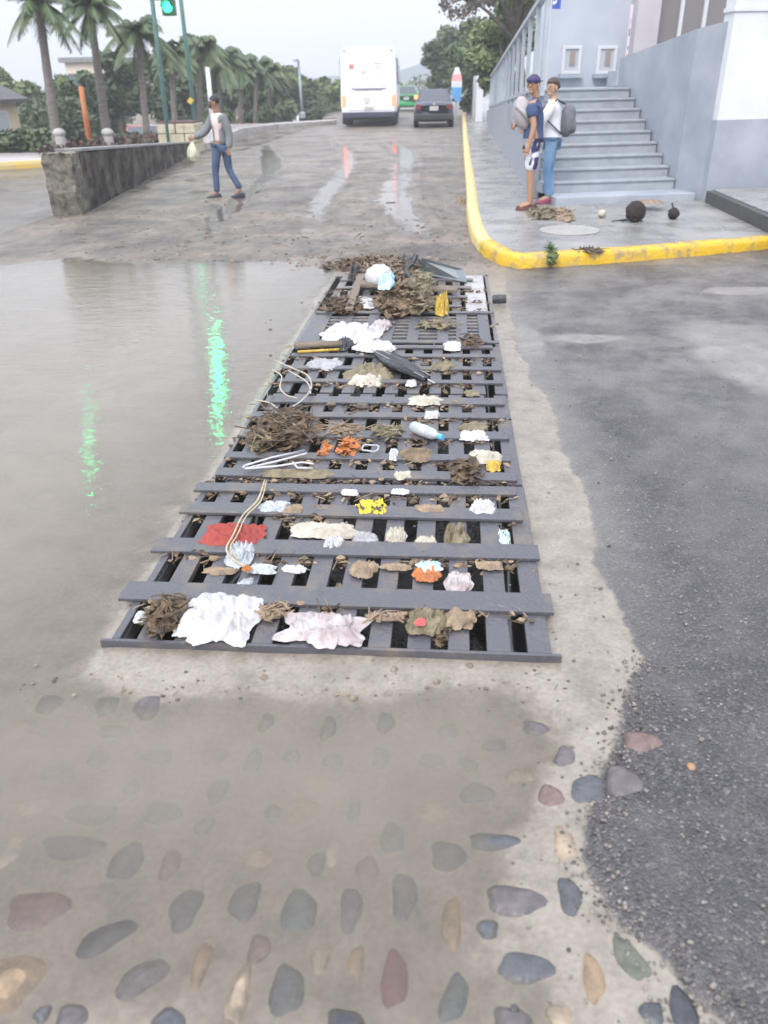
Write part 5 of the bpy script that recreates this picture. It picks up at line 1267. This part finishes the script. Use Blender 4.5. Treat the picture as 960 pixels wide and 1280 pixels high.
def strand(name, label, cat, pxs, r_, m_, z=ZT+.012, zs=None, group=None, n=6, sub=5):
    ps = [P(a, b_, (zs[i] if zs else z)) for i, (a, b_) in enumerate(pxs)]; out = []
    for i in range(len(ps)-1):
        a, b_, c, d = ps[max(i-1,0)], ps[i], ps[i+1], ps[min(i+2,len(ps)-1)]
        for j in range(sub): t_ = j/sub; out.append(.5*((2*b_)+(c-a)*t_+(2*a-5*b_+4*c-d)*t_*t_+(3*b_-a-3*c+d)*t_**3))
    out.append(ps[-1]); m = MB(); m.tube(out, r_, n); return tag(m.build(name, m_, smooth=True, loc=ps[0]), label, cat, group)
C, LP = crumple, leafpile
RG = 'soaked rags caught on the grates'
C('rag', 'largest white rag, draped over the front row of the nearest grate', 'rag', 272, 772, 104, 62, .055, 'litter_white', 1, -4, nx=64, ny=40, sq=.4, group=RG)
LP('leaf_clump', 'brown leaf clump touching the left side of the largest white rag', 'leaves', 209, 771, 56, 46, .05, 'litter_leaf', 2, 130, .024)
C('paper_scrap', 'small white scrap at the front left of the brown leaf clump', 'scrap', 178, 771, 22, 13, .018, 'litter_white', 3, z=.036)
C('rag', 'pinkish white rag right of the largest rag in the front row', 'rag', 404, 786, 108, 40, .045, 'litter_pinkish', 4, -3, nx=64, ny=32, sq=.35, group=RG)
LP('leaf_clump', 'tan twigs and leaves between the two white rags of the front row', 'leaves', 343, 766, 40, 20, .02, 'litter_tan', 5, 40, .022, 10)
C('food_wrapper', 'muddy wrapper with a red spot in the front row of the nearest grate', 'wrapper', 533, 777, 52, 34, .04, 'litter_olive', 6)
C('label_scrap', 'pinkish red label lying on the muddy wrapper', 'scrap', 526, 777, 15, 9, .012, 'litter_pinkred', 7, z=.088)
LP('leaf_clump', 'brown pulp beside the muddy wrapper, hanging into the gap', 'leaves', 553, 789, 24, 44, .03, 'litter_leaf', 8, 50, .02, 5, z=.02)
C('rag', 'brown and cream striped strip of rag at the right end of the front row', 'rag', 576, 774, 40, 26, .026, 'litter_tan', 9, -12, group=RG)
LP('leaf_clump', 'thin brown twigs left of the muddy wrapper', 'leaves', 483, 772, 46, 12, .012, 'litter_tan', 10, 24, .018, 6)
C('food_wrapper', 'orange wrapper in the second row of the nearest grate', 'wrapper', 533, 717, 34, 20, .026, 'litter_orange', 11)
C('food_wrapper', 'blue and silver wrapper just above the orange one', 'wrapper', 536, 708, 34, 12, .02, 'litter_blue', 12, z=.065)
C('paper_cup', 'crushed white paper cup right of the orange wrapper', 'cup', 573, 729, 34, 30, .035, 'litter_pinkish', 13, -8, z=.036)
C('cardboard_scrap', 'tan piece of card in the second row, below the cream rag', 'card', 455, 711, 34, 22, .024, 'litter_tan', 14, 8)
C('cardboard_scrap', 'small brownish strip of card left of the orange wrapper', 'card', 495, 708, 40, 9, .010, 'litter_tan', 15)
C('pebble', 'small yellowish stone inside a gap of the nearest grate', 'stone', 424, 736, 14, 15, .018, 'litter_olive', 16, z=.012)
C('cardboard_scrap', 'greyish brown scrap at the right end of the second row', 'card', 612, 706, 34, 12, .010, 'litter_tan', 151)
C('plastic_film', 'torn clear plastic film at the lower end of the cord', 'plastic film', 300, 694, 36, 30, .045, 'litter_clear', 17, z=.05)
C('orange_scrap', 'small orange scrap under the end of the cord', 'scrap', 308, 710, 14, 7, .012, 'litter_orange', 18, z=.075)
C('plastic_film', 'white strip of film right of the orange scrap', 'plastic film', 328, 711, 38, 12, .018, 'litter_clear', 19, -6, z=.052)
C('ribbon', 'white knotted ribbon in the second row of the nearest grate', 'ribbon', 368, 711, 32, 9, .016, 'litter_white', 20, -4, z=.04)
C('cardboard_scrap', 'long tan strip left of the film in the second row', 'card', 275, 713, 44, 10, .010, 'litter_tan', 21, z=.04)
C('plastic_film', 'greyish film hanging between the second and the front row', 'plastic film', 300, 735, 20, 34, .014, 'litter_clear', 211, -20, z=.036)
C('rag', 'brick red rag under the cord in the third row', 'rag', 291, 669, 78, 30, .034, 'litter_red', 22, -3, sq=.3, group=RG)
C('rag', 'cream rag right of the red one in the third row', 'rag', 404, 663, 88, 20, .03, 'litter_offwhite', 23, -3, nx=48, group=RG)
C('paper_ball', 'bright white paper ball below the cream rag', 'paper', 417, 681, 30, 20, .04, 'litter_white', 24, z=.036)
C('paper_ball', 'greyish folded paper right of the bright white ball', 'paper', 455, 675, 34, 24, .022, 'litter_grey', 25, z=.036)
C('paper_cup', 'crushed cream cup in the middle of the third row', 'cup', 495, 672, 28, 28, .034, 'litter_offwhite', 26, z=.036)
C('paper_ball', 'small cream paper ball right of the crushed cream cup', 'paper', 532, 678, 26, 15, .026, 'litter_offwhite', 27, z=.036)
C('pebble', 'olive brown stone near the right end of the third row', 'stone', 569, 671, 32, 32, .05, 'litter_olive', 28, z=.036, sq=1)
C('glass_bottle', 'pale green crushed bottle wedged at the right end of the third row', 'bottle', 629, 673, 20, 24, .03, cmat('palegreen', (.42,.52,.48), (.5,.58,.55), r=.12), 29, z=.02)
C('yellow_net', 'yellow and black crumpled packet in the fourth row', 'wrapper', 465, 635, 42, 18, .034, cmat('yb', (.72,.50,.03), (.05,.04,.03), sc=34, sharp=(.5,.58)), 30)
C('paper_cup', 'crushed white cup at the right end of the fourth row', 'cup', 603, 635, 32, 18, .035, 'litter_white', 31)
C('plastic_film', 'clear film in the fourth row beside the upper cord', 'plastic film', 342, 634, 42, 16, .025, 'litter_clear', 32)
C('paper_ball', 'greyish tan wad right of the film in the fourth row', 'paper', 367, 637, 30, 12, .02, 'litter_tan', 33)
C('stick', 'thick brown stick lying along the fourth row', 'stick', 402, 636, 44, 12, .018, 'litter_wood', 34, z=.04)
C('cardboard_scrap', 'brown scrap right of the yellow packet', 'card', 537, 636, 44, 12, .015, 'litter_tan', 35)
C('paper_ball', 'flat white paper between the third and fourth rows, left of centre', 'paper', 437, 615, 26, 8, .012, 'litter_white', 36)
C('paper_ball', 'flat white folded strip right of centre, behind the yellow packet', 'paper', 500, 614, 26, 7, .012, 'litter_white', 37)
strand('cord', 'beige twisted cord trailing over the red rag', 'cord', [(331,600),(322,625),(303,645),(292,668),(283,686),(292,700),(306,708)], .0045, 'litter_strap', z=.085, n=6)
strand('cord', 'second beige strand running alongside the twisted cord', 'cord', [(333,601),(326,626),(308,645),(297,668),(288,685),(298,699)], .0035, 'litter_strap', z=.083, n=6)
C('leaf_litter', 'brown strip of wet leaves along the fifth crossbar', 'leaves', 372, 592, 100, 10, .02, 'litter_olive', 38, nx=36)
C('paper_ball', 'cream folded paper in the fifth row', 'paper', 503, 594, 26, 10, .02, 'litter_offwhite', 39)
# hanger
hz = .075; 
hg = thing('clothes_hanger', 'white wire clothes hanger lying on the left of the second grate', 'hanger', P(345,577,hz))
def wire(pxs, r_, nm, z=hz, m_='litter_white', sub=4):
    ps = [P(a, b_, z) for a, b_ in pxs]; m = MB(); m.tube(ps, r_, 7); return m.build(nm, m_, hg, smooth=True)
wire([(306,582),(340,572),(381,563),(383,567),(345,577),(306,586),(304,584),(306,582)], .006, 'wire_frame')
wire([(306,586),(345,583),(378,578),(392,580),(391,585),(372,585),(366,578)], .006, 'wire_hook')
LP('root_mass', 'tangled brown roots and leaves at the left of the second grate', 'roots', 355, 540, 88, 48, .09, 'litter_leaf', 40, 240, .035, 40)
LP('leaf_clump', 'olive brown leaves left of the tangled roots', 'leaves', 330, 552, 34, 26, .05, 'litter_olive', 41, 80, .03, 10)
for i, q in enumerate([[(342,450),(365,460),(385,470),(389,485),(378,500),(366,508)],[(340,462),(352,470),(350,484),(358,494),(372,498)],[(318,500),(340,505),(356,522),(370,532)],[(360,463),(384,478),(388,492)]]):
    strand('wire', ['pale bent wire looping at the left of the umbrella','short pale wire inside the loop left of the umbrella','pale wire sticking out of the tangled roots','second pale wire above the tangled roots'][i], 'wire', q, .005, 'litter_offwhite', z=.09)
LP('leaf_clump', 'orange leaves in the middle of the second grate', 'leaves', 434, 560, 32, 18, .03, 'litter_orange', 42, 60, .028, 3)
LP('leaf_clump', 'small orange leaf scraps just left of the larger orange leaves', 'leaves', 405, 563, 12, 18, .02, 'litter_orange', 43, 24, .026, 2)
c = P(463,560,.07); m = MB()
m.tube([c+Vector((.045*math.cos(a_*.3142), .045*math.sin(a_*.3142), .004*math.sin(a_))) for a_ in range(21)], .005, 6); tag(m.build('wire_ring', 'litter_clear', smooth=True, loc=c), 'pale ring of wire right of the orange leaves', 'ring')
C('paper_scrap', 'small white scrap right of the pale ring', 'scrap', 492, 568, 12, 16, .02, 'litter_white', 44)
C('rag', 'dark brown rag beside the small white scrap', 'rag', 520, 568, 44, 18, .022, 'litter_brown', 45, group=RG)
LP('leaf_clump', 'dark leaves on the fifth row left of the white cloth', 'leaves', 582, 590, 36, 34, .04, 'litter_leaf', 46, 80, .032, 14)
C('rag', 'white rag near the right end of the second grate', 'rag', 606, 571, 44, 16, .03, 'litter_offwhite', 47, -10, group=RG)
C('food_wrapper', 'small yellow packet under the right end white rag', 'wrapper', 617, 582, 18, 15, .02, 'litter_yellow', 48)
C('rag', 'white rag left of the beige strip and right of the bottle cap', 'rag', 592, 545, 40, 12, .03, 'litter_white', 49, group=RG)
C('leaf_litter', 'brown tangle behind the bottle, right end of the second grate', 'leaves', 592, 534, 34, 12, .025, 'litter_olive', 50)
LP('leaf_clump', 'olive leaves left of the plastic bottle', 'leaves', 484, 540, 44, 18, .03, 'litter_olive', 51, 60, .026, 8)
LP('leaf_clump', 'purplish twigs between the roots and the olive leaves', 'leaves', 428, 537, 60, 14, .02, 'litter_tan', 52, 40, .02, 14)
# bottle
pb0 = P(515, 533, .085); pb1 = P(550, 546, .085); d = (pb1-pb0).normalized()
bt = thing('plastic_bottle', 'clear plastic bottle with a light blue cap lying on the second grate', 'bottle', pb0)
L_ = (pb1-pb0).length
m = MB(); m.tube([pb0+d*L_*f for f in (0,.02,.1,.3,.33,.6,.63,.78,.88,.95)], [.018,.030,.034,.034,.031,.034,.034,.030,.018,.013], 18); m.build('bottle_body', 'litter_clear', bt, smooth=True)
m = MB(); m.tube([pb0+d*L_*.95, pb0+d*(L_*.95+.03)], .0165, 16); m.build('cap', cmat('capblue', (.10,.40,.65), (.10,.40,.65), r=.3), bt)
m = MB(); m.tube([pb0+d*L_*f for f in (.34,.59)], .0345, 18, cap=False); m.build('label_band', 'litter_white', bt, smooth=True)
C('paper_ball', 'small white wad above the plastic bottle', 'paper', 540, 519, 22, 8, .03, 'litter_white', 53)
C('rag', 'cream strip behind the bottle on the second grate', 'rag', 530, 501, 46, 11, .03, 'litter_offwhite', 54, group=RG)
C('paper_scrap', 'small white scrap at the tip of the umbrella', 'scrap', 514, 479, 14, 8, .02, 'litter_white', 55)
C('leaf_litter', 'yellowish leaf scrap near the right end of the third grate', 'leaves', 590, 491, 20, 8, .012, 'litter_olive', 551)
# umbrella
u0, u1 = P(470, 440, .10), P(534, 474, .075); ud = u1-u0
um = thing('umbrella', 'closed black umbrella lying across the third grate', 'umbrella', u0)
m = MB(); side = ud.cross(Vector((0,0,1))).normalized(); n = 14; k = 16
for j in range(k+1):
    f = j/k; r_ = .018+.040*math.sin(math.pi*min(1,f*1.05))**.7*(1-f*.35)
    for i in range(n):
        a_ = 2*math.pi*i/n; g = 1+.35*math.sin(a_*5+f*3)
        m.v.append(u0+ud*f+(side*math.cos(a_)*1.25+Vector((0,0,1))*math.sin(a_)*.7)*r_*g)
for j in range(k):
    for i in range(n): m.f.append([j*n+i,j*n+(i+1)%n,(j+1)*n+(i+1)%n,(j+1)*n+i]); m.mi.append(0)
m.build('canopy', 'litter_black', um, smooth=True)
m = MB(); m.tube([u0-ud*.10, u1+ud*.14], .006, 8); m.build('shaft', 'chrome', um)
for s_ in (-1,1): m = MB(); m.tube([u0+side*s_*.03+ud*.05+Vector((0,0,.02)), u1+side*s_*.028+Vector((0,0,.02))], .003, 5); m.build('rib', 'litter_grey', um)
C('leaf_litter', 'brown leaves heaped beneath the umbrella, left side', 'leaves', 462, 466, 60, 22, .05, 'litter_olive', 56, z=.04)
C('leaf_litter', 'beige pulp under the middle of the umbrella', 'leaves', 458, 476, 50, 14, .04, 'litter_offwhite', 57, z=.04)
C('leaf_litter', 'yellowish leaves near the right end of the third grate, beside the white scrap', 'leaves', 554, 458, 30, 10, .03, 'litter_olive', 58, z=.05)
C('plastic_film', 'grey film at the left end of the third grate', 'plastic film', 405, 455, 44, 14, .03, 'litter_grey', 59)
C('plastic_bag', 'long white plastic bag over the fine slatted grate', 'bag', 440, 417, 74, 24, .065, 'litter_white', 60, -6, nx=56, group=None)
C('foam_tray', 'smooth white foam strip lying over the stick', 'foam', 468, 434, 56, 12, .05, 'litter_white', 61, -12, z=.075)
C('paper_scrap', 'white square sheet of paper on the right of the fine slatted grate', 'paper', 566, 432, 24, 13, .02, 'litter_white', 62)
C('rag', 'dark rag between the stick and the foam strip', 'rag', 430, 431, 24, 14, .05, 'litter_black', 63, group=RG)
m = MB(); a_, b_ = P(368,433,.07), P(428,430,.08); m.tube([a_, a_.lerp(b_,.5)+Vector((0,0,.006)), b_], [.028,.03,.024], 9); tag(m.build('stick', 'litter_wood', smooth=True, loc=a_), 'thick pale stick jutting left over the edge of the grates', 'stick')
m = MB(); a_, b_ = P(372,440,.06), P(424,437,.06); m.tube([a_, b_], .011, 8); tag(m.build('stick', 'litter_yellow', smooth=True, loc=a_), 'thin yellowish cane just in front of the thick pale stick', 'stick')
LP('leaf_clump', 'brown debris on the fine slatted grate, beside the white sheet', 'leaves', 590, 427, 28, 16, .03, 'litter_leaf', 64, 50, .03, 8)
LP('leaf_clump', 'scattered leaves over the upper edge of the fine slatted grate', 'leaves', 545, 406, 50, 10, .02, 'litter_olive', 65, 50, .03, 8)
C('rag', 'pinkish rag at the upper edge of the fine slatted grate', 'rag', 477, 408, 26, 12, .05, 'litter_pinkish', 66, group=RG)
# heap at the far end
LP('debris_heap', 'large heap of brown leaves and twigs at the far end of the grates', 'debris', 487, 343, 96, 30, .13, 'litter_mixed', 67, 420, .05, 70)
LP('debris_heap', 'dark wet mound right of the round white bag', 'debris', 500, 378, 60, 36, .16, 'litter_brown', 68, 240, .05, 40)
LP('debris_heap', 'upright olive tuft of roots left of the yellow plastic', 'debris', 527, 372, 34, 44, .22, 'litter_olive', 69, 160, .055, 40)
LP('debris_heap', 'wide flat spread of twigs and wet leaves just beyond the far grate', 'debris', 470, 332, 130, 16, .07, 'litter_leaf', 167, 420, .045, 90, z=.01)
LP('debris_heap', 'low brown debris at the left far corner of the grates', 'debris', 430, 382, 50, 22, .05, 'litter_leaf', 70, 140, .045, 30)
p, s_, sn = spot(475, 363); m = MB(); rs = random.Random(9); m.ell(p+Vector((0,0,.12)), (.135,.12,.12), 22, 16, jit=.16, rnd=rs); bo = tag(m.build('tied_plastic_bag', 'litter_white', smooth=True, loc=p), 'round white and pale blue tied bag on the far grate', 'bag')
C('plastic_bag', 'pale blue flap hanging over the round white bag', 'bag', 483, 352, 20, 20, .05, 'litter_aqua', 71, z=.24)
C('paper_scrap', 'white flattened sheet below the round white bag', 'paper', 447, 378, 44, 14, .03, 'litter_white', 711)
C('plastic_scrap', 'bright yellow crumpled plastic on the far grate', 'plastic', 552, 384, 18, 22, .12, 'litter_yellow', 72)
bm_ = MB(); q0, q1 = P(452,354,.13), P(572,362,.09); bm_.bar(q0, q1, .17, .028); tag(bm_.build('wooden_board', 'litter_wood', loc=q0, bevel=.004), 'long brown wooden board lying across the far grate', 'board')
bm_ = MB(); q0, q1 = P(436,388,.07), P(452,344,.12); bm_.bar(q0, q1, .07, .03); tag(bm_.build('wooden_board', 'litter_wood', loc=q0, bevel=.004), 'short narrow board left of the round white bag', 'board')
# dark sheet leaning
v0 = [P(523,342,.05), P(584,353,.05), P(580,336,.16), P(527,322,.24)]
m = MB(); m.add(v0+[q+Vector((0,.03,-.02)) for q in v0], [(0,1,2,3),(7,6,5,4),(0,4,5,1),(1,5,6,2),(2,6,7,3),(3,7,4,0)]); tag(m.build('metal_sheet', 'litter_board', loc=v0[0], bevel=.004), 'dark slate coloured sheet propped at the far right of the grates', 'sheet')
strand('tyre_strip', 'black bent strip of rubber sticking up behind the heap', 'rubber strip', [(516,352),(508,338),(516,328),(520,318)], .028, 'litter_black', zs=[.08,.14,.2,.27])
C('black_bag', 'black bag lump left of the propped sheet', 'bag', 512, 336, 30, 16, .13, 'litter_black', 73)
C('black_bag', 'black lump at the left end of the far heap', 'bag', 444, 344, 14, 14, .12, 'litter_black', 74)
c = P(624,379,.03); m = MB(); m.tube([c+Vector((-.06,0,.035)), c+Vector((.06,.01,.035))], [.040,.040], 16); tag(m.build('can', 'litter_black', loc=c, bevel=.006), 'small black can lying on the asphalt right of the grates', 'can')
mat('husk', (.012,.009,.009), .8, (.030,.019,.016), 18, bump=.8)
# litter on the pavement
LP('weed_clump', 'torn up grassy clump at the feet of the man in navy', 'plants', 679, 268, 40, 14, .09, 'litter_olive', 75, 150, .045, 20, z=SW)
LP('debris_heap', 'brown sodden lump just right of the grassy clump', 'debris', 702, 270, 30, 14, .09, 'litter_tan', 76, 90, .05, 10, z=SW)
c = P(793,277,SW); m = MB(); rs = random.Random(5); m.ell(c+Vector((0,.0,.12)), (.125,.11,.125), 16, 12, jit=.2, rnd=rs)
for k in range(6): m.tube([c+Vector((rs.uniform(-.05,.05),-.05,.05)), c+Vector((rs.uniform(-.3,.35), rs.uniform(-.12,.02), .015))], [.02,.006], 5)
tag(m.build('coconut_husk', 'husk', smooth=True, loc=c), 'large dark shaggy coconut husk lying on the pavement', 'coconut')
c = P(841,274,SW); m = MB(); m.ell(c+Vector((0,.0,.07)), (.075,.07,.07), 14, 10, jit=.2, rnd=rs); m.tube([c+Vector((0,0,.1)), c+Vector((-.04,0,.2))], .01, 5); tag(m.build('coconut_husk', 'husk', smooth=True, loc=c), 'small dark coconut on the pavement near the black stone edge', 'coconut')
c = P(752,272,SW); m = MB(); m.ell(c+Vector((0,.0,.05)), (.06,.06,.05), 12, 9, jit=.2, rnd=rs); tag(m.build('stone', 'litter_offwhite', smooth=True, loc=c), 'small pale lump by the low step, left of the coconut', 'stone')
C('leaf_litter', 'flat brown twig pile by the low step', 'leaves', 815, 252, 30, 5, .02, 'litter_tan', 77, z=SW+.10)
LP('weed', 'green weed growing over the corner of the yellow kerb', 'weed', 688, 322, 16, 14, .15, 'leaf_mid', 78, 90, .035, 20, z=.10, twm='leaf_mid')
LP('leaf_clump', 'brown leaves lying behind the yellow kerb', 'leaves', 738, 313, 46, 5, .02, 'litter_leaf', 79, 30, .035, 5, z=SW)
C('stone', 'muddy stone against the yellow kerb beside the road', 'stone', 576, 252, 10, 9, .10, 'litter_tan', 80, z=0)
c = P(864,959,.03); m = MB(); rs = random.Random(2); m.ell(c, (.013,.016,.010), 12, 8, jit=.1, rnd=rs); tag(m.build('pebble', mat('pebble_orange', (.35,.20,.10), .5, (.25,.14,.07), 40), smooth=True, loc=c), 'orange pebble on the dark asphalt beside the cobbles', 'stone')
# loose crumbs: clods and twigs on the muddy road and round the grates
rs = random.Random(12); m = MB()
for i in range(1150):
    if i < 300: px, py = rs.gauss(460, 60), 328+abs(rs.gauss(0, 9))*(-1 if rs.random() < .6 else .5)
    elif i < 900: px, py = rs.uniform(60, 590), min(326, rs.gauss(296, 24))
    elif i < 1010: px, py = rs.uniform(330, 650), rs.uniform(340, 800)
    else: px, py = rs.uniform(20, 720), rs.gauss(858, 14)
    q = P(px, py); 
    if q.y < 1: continue
    ing = GX0 < q.x < GX1 and GY0 < q.y < GY1
    z = .05 if ing else max(.0, float(ground(np.array([q.x]), np.array([q.y]))[0][0]))
    k = rs.uniform(.005,.020)*(2.0 if rs.random() < .08 else 1)*(1 if q.y > 3.5 else .35)
    if rs.random() < .35: a_ = rs.uniform(0, 3.14); m.tube([(q.x,q.y,z+.005), (q.x+math.cos(a_)*k*4, q.y+math.sin(a_)*k*4, z+.008)], k*.18, 4)
    else: m.ell((q.x,q.y,z), (k*1.2,k*rs.uniform(.7,1.2),k*.7), 7, 4, jit=.3, rnd=rs)
tag(m.build('loose_debris', mat('crumbs', (.075,.06,.05), .6, (.24,.19,.14), 5, sharp=(.4,.6))), 'clods, twigs and gravel strewn over the muddy road', 'debris', kind='stuff')

# gravel broken from the asphalt edge
rs = random.Random(21); m = MB()
for i in range(700):
    k_ = rs.randint(8, len(AS)-3); a_ = AS[k_].lerp(AS[k_+1], rs.random()); q = a_ + Vector((rs.gauss(.01, .05), rs.gauss(0,.03), 0))
    if rs.random() < .35: q = P(rs.uniform(640, 960), rs.uniform(420, 1280))
    if q.y < .8 or q.y > 6: continue
    if GX0 < q.x < GX1+.02 and GY0 < q.y < GY1: continue
    z = float(ground(np.array([q.x]), np.array([q.y]))[0][0]); r_ = rs.uniform(.002,.0065)*(1.6 if rs.random() < .08 else 1)
    m.ell((q.x,q.y,z+r_*.4), (r_*rs.uniform(.8,1.3), r_, r_*.8), 6, 4, jit=.35, rnd=rs)
tag(m.build('gravel', mat('gravel', (.06,.055,.052), .4, (.24,.21,.18), 30, sharp=(.4,.6))), 'fine gravel scattered along the broken edge of the asphalt', 'gravel', kind='stuff')

# matted pulp caught along the crossbars
rs = random.Random(33); m = MB(); rows = [2.43,2.79,3.12,3.37,3.53,3.75,4.04,4.34,4.57,4.95,5.22,5.5,6.9,7.2,7.6]
for i in range(3200):
    yy = rs.choice(rows)+rs.gauss(-.01, .022); cxp = g0 + pitch*round(rs.uniform(-.4, 10.4)) if rs.random() < .75 else rs.uniform(-1.1,.3)
    k_ = rs.random(); hot = vn(np.array([cxp*3.1]), np.array([yy*2.3]), 5)[0]
    if hot < .30: continue
    x_ = cxp+rs.gauss(0, .035); z = .012+rs.random()*.036
    L_ = rs.uniform(.008,.026); a_ = rs.uniform(0, 3.14); d_ = Vector((math.cos(a_), math.sin(a_), rs.uniform(-.4,.4)))
    m.cur = rs.choice((0,0,0,1,1,2))
    if k_ < .55:
        q = d_.cross(Vector((rs.gauss(0,.5),rs.gauss(0,.5),1))).normalized(); c = Vector((x_,yy,z))
        m.add([c-d_*L_, c-q*L_*.5, c+d_*L_, c+q*L_*.5+Vector((0,0,L_*.3))], [(0,1,2),(0,2,3)])
    elif k_ < .8: m.tube([Vector((x_,yy,z))-d_*L_*1.8, Vector((x_,yy,z+.003)), Vector((x_,yy,z))+d_*L_*1.8], [.0025,.003,.0015], 4)
    else: m.ell((x_,yy,z), (L_*.9,L_*.6,L_*.45), 7, 5, jit=.4, rnd=rs)
tag(m.build('matted_pulp', None, mats=['litter_leaf','litter_tan','litter_mixed']), 'wet leaf pulp, twigs and grit matted along the crossbars', 'debris', kind='stuff')
# thin rainy air
if HAZE > 0:
    m = MB().span((-230, -60, -3.5), (230, 345, 30))
    hz_ = bpy.data.materials.new('haze_air'); hz_.use_nodes = True
    nt = hz_.node_tree
    nt.nodes.remove(nt.nodes['Principled BSDF']); pv = nt.nodes.new('ShaderNodeVolumePrincipled')
    pv.inputs['Color'].default_value = (.93,.95,.98,1); pv.inputs['Density'].default_value = HAZE
    nt.links.new(pv.outputs[0], nt.nodes['Material Output'].inputs['Volume'])
    tag(m.build('haze', hz_), 'thin pale rainy haze filling the air', 'haze', kind='stuff')
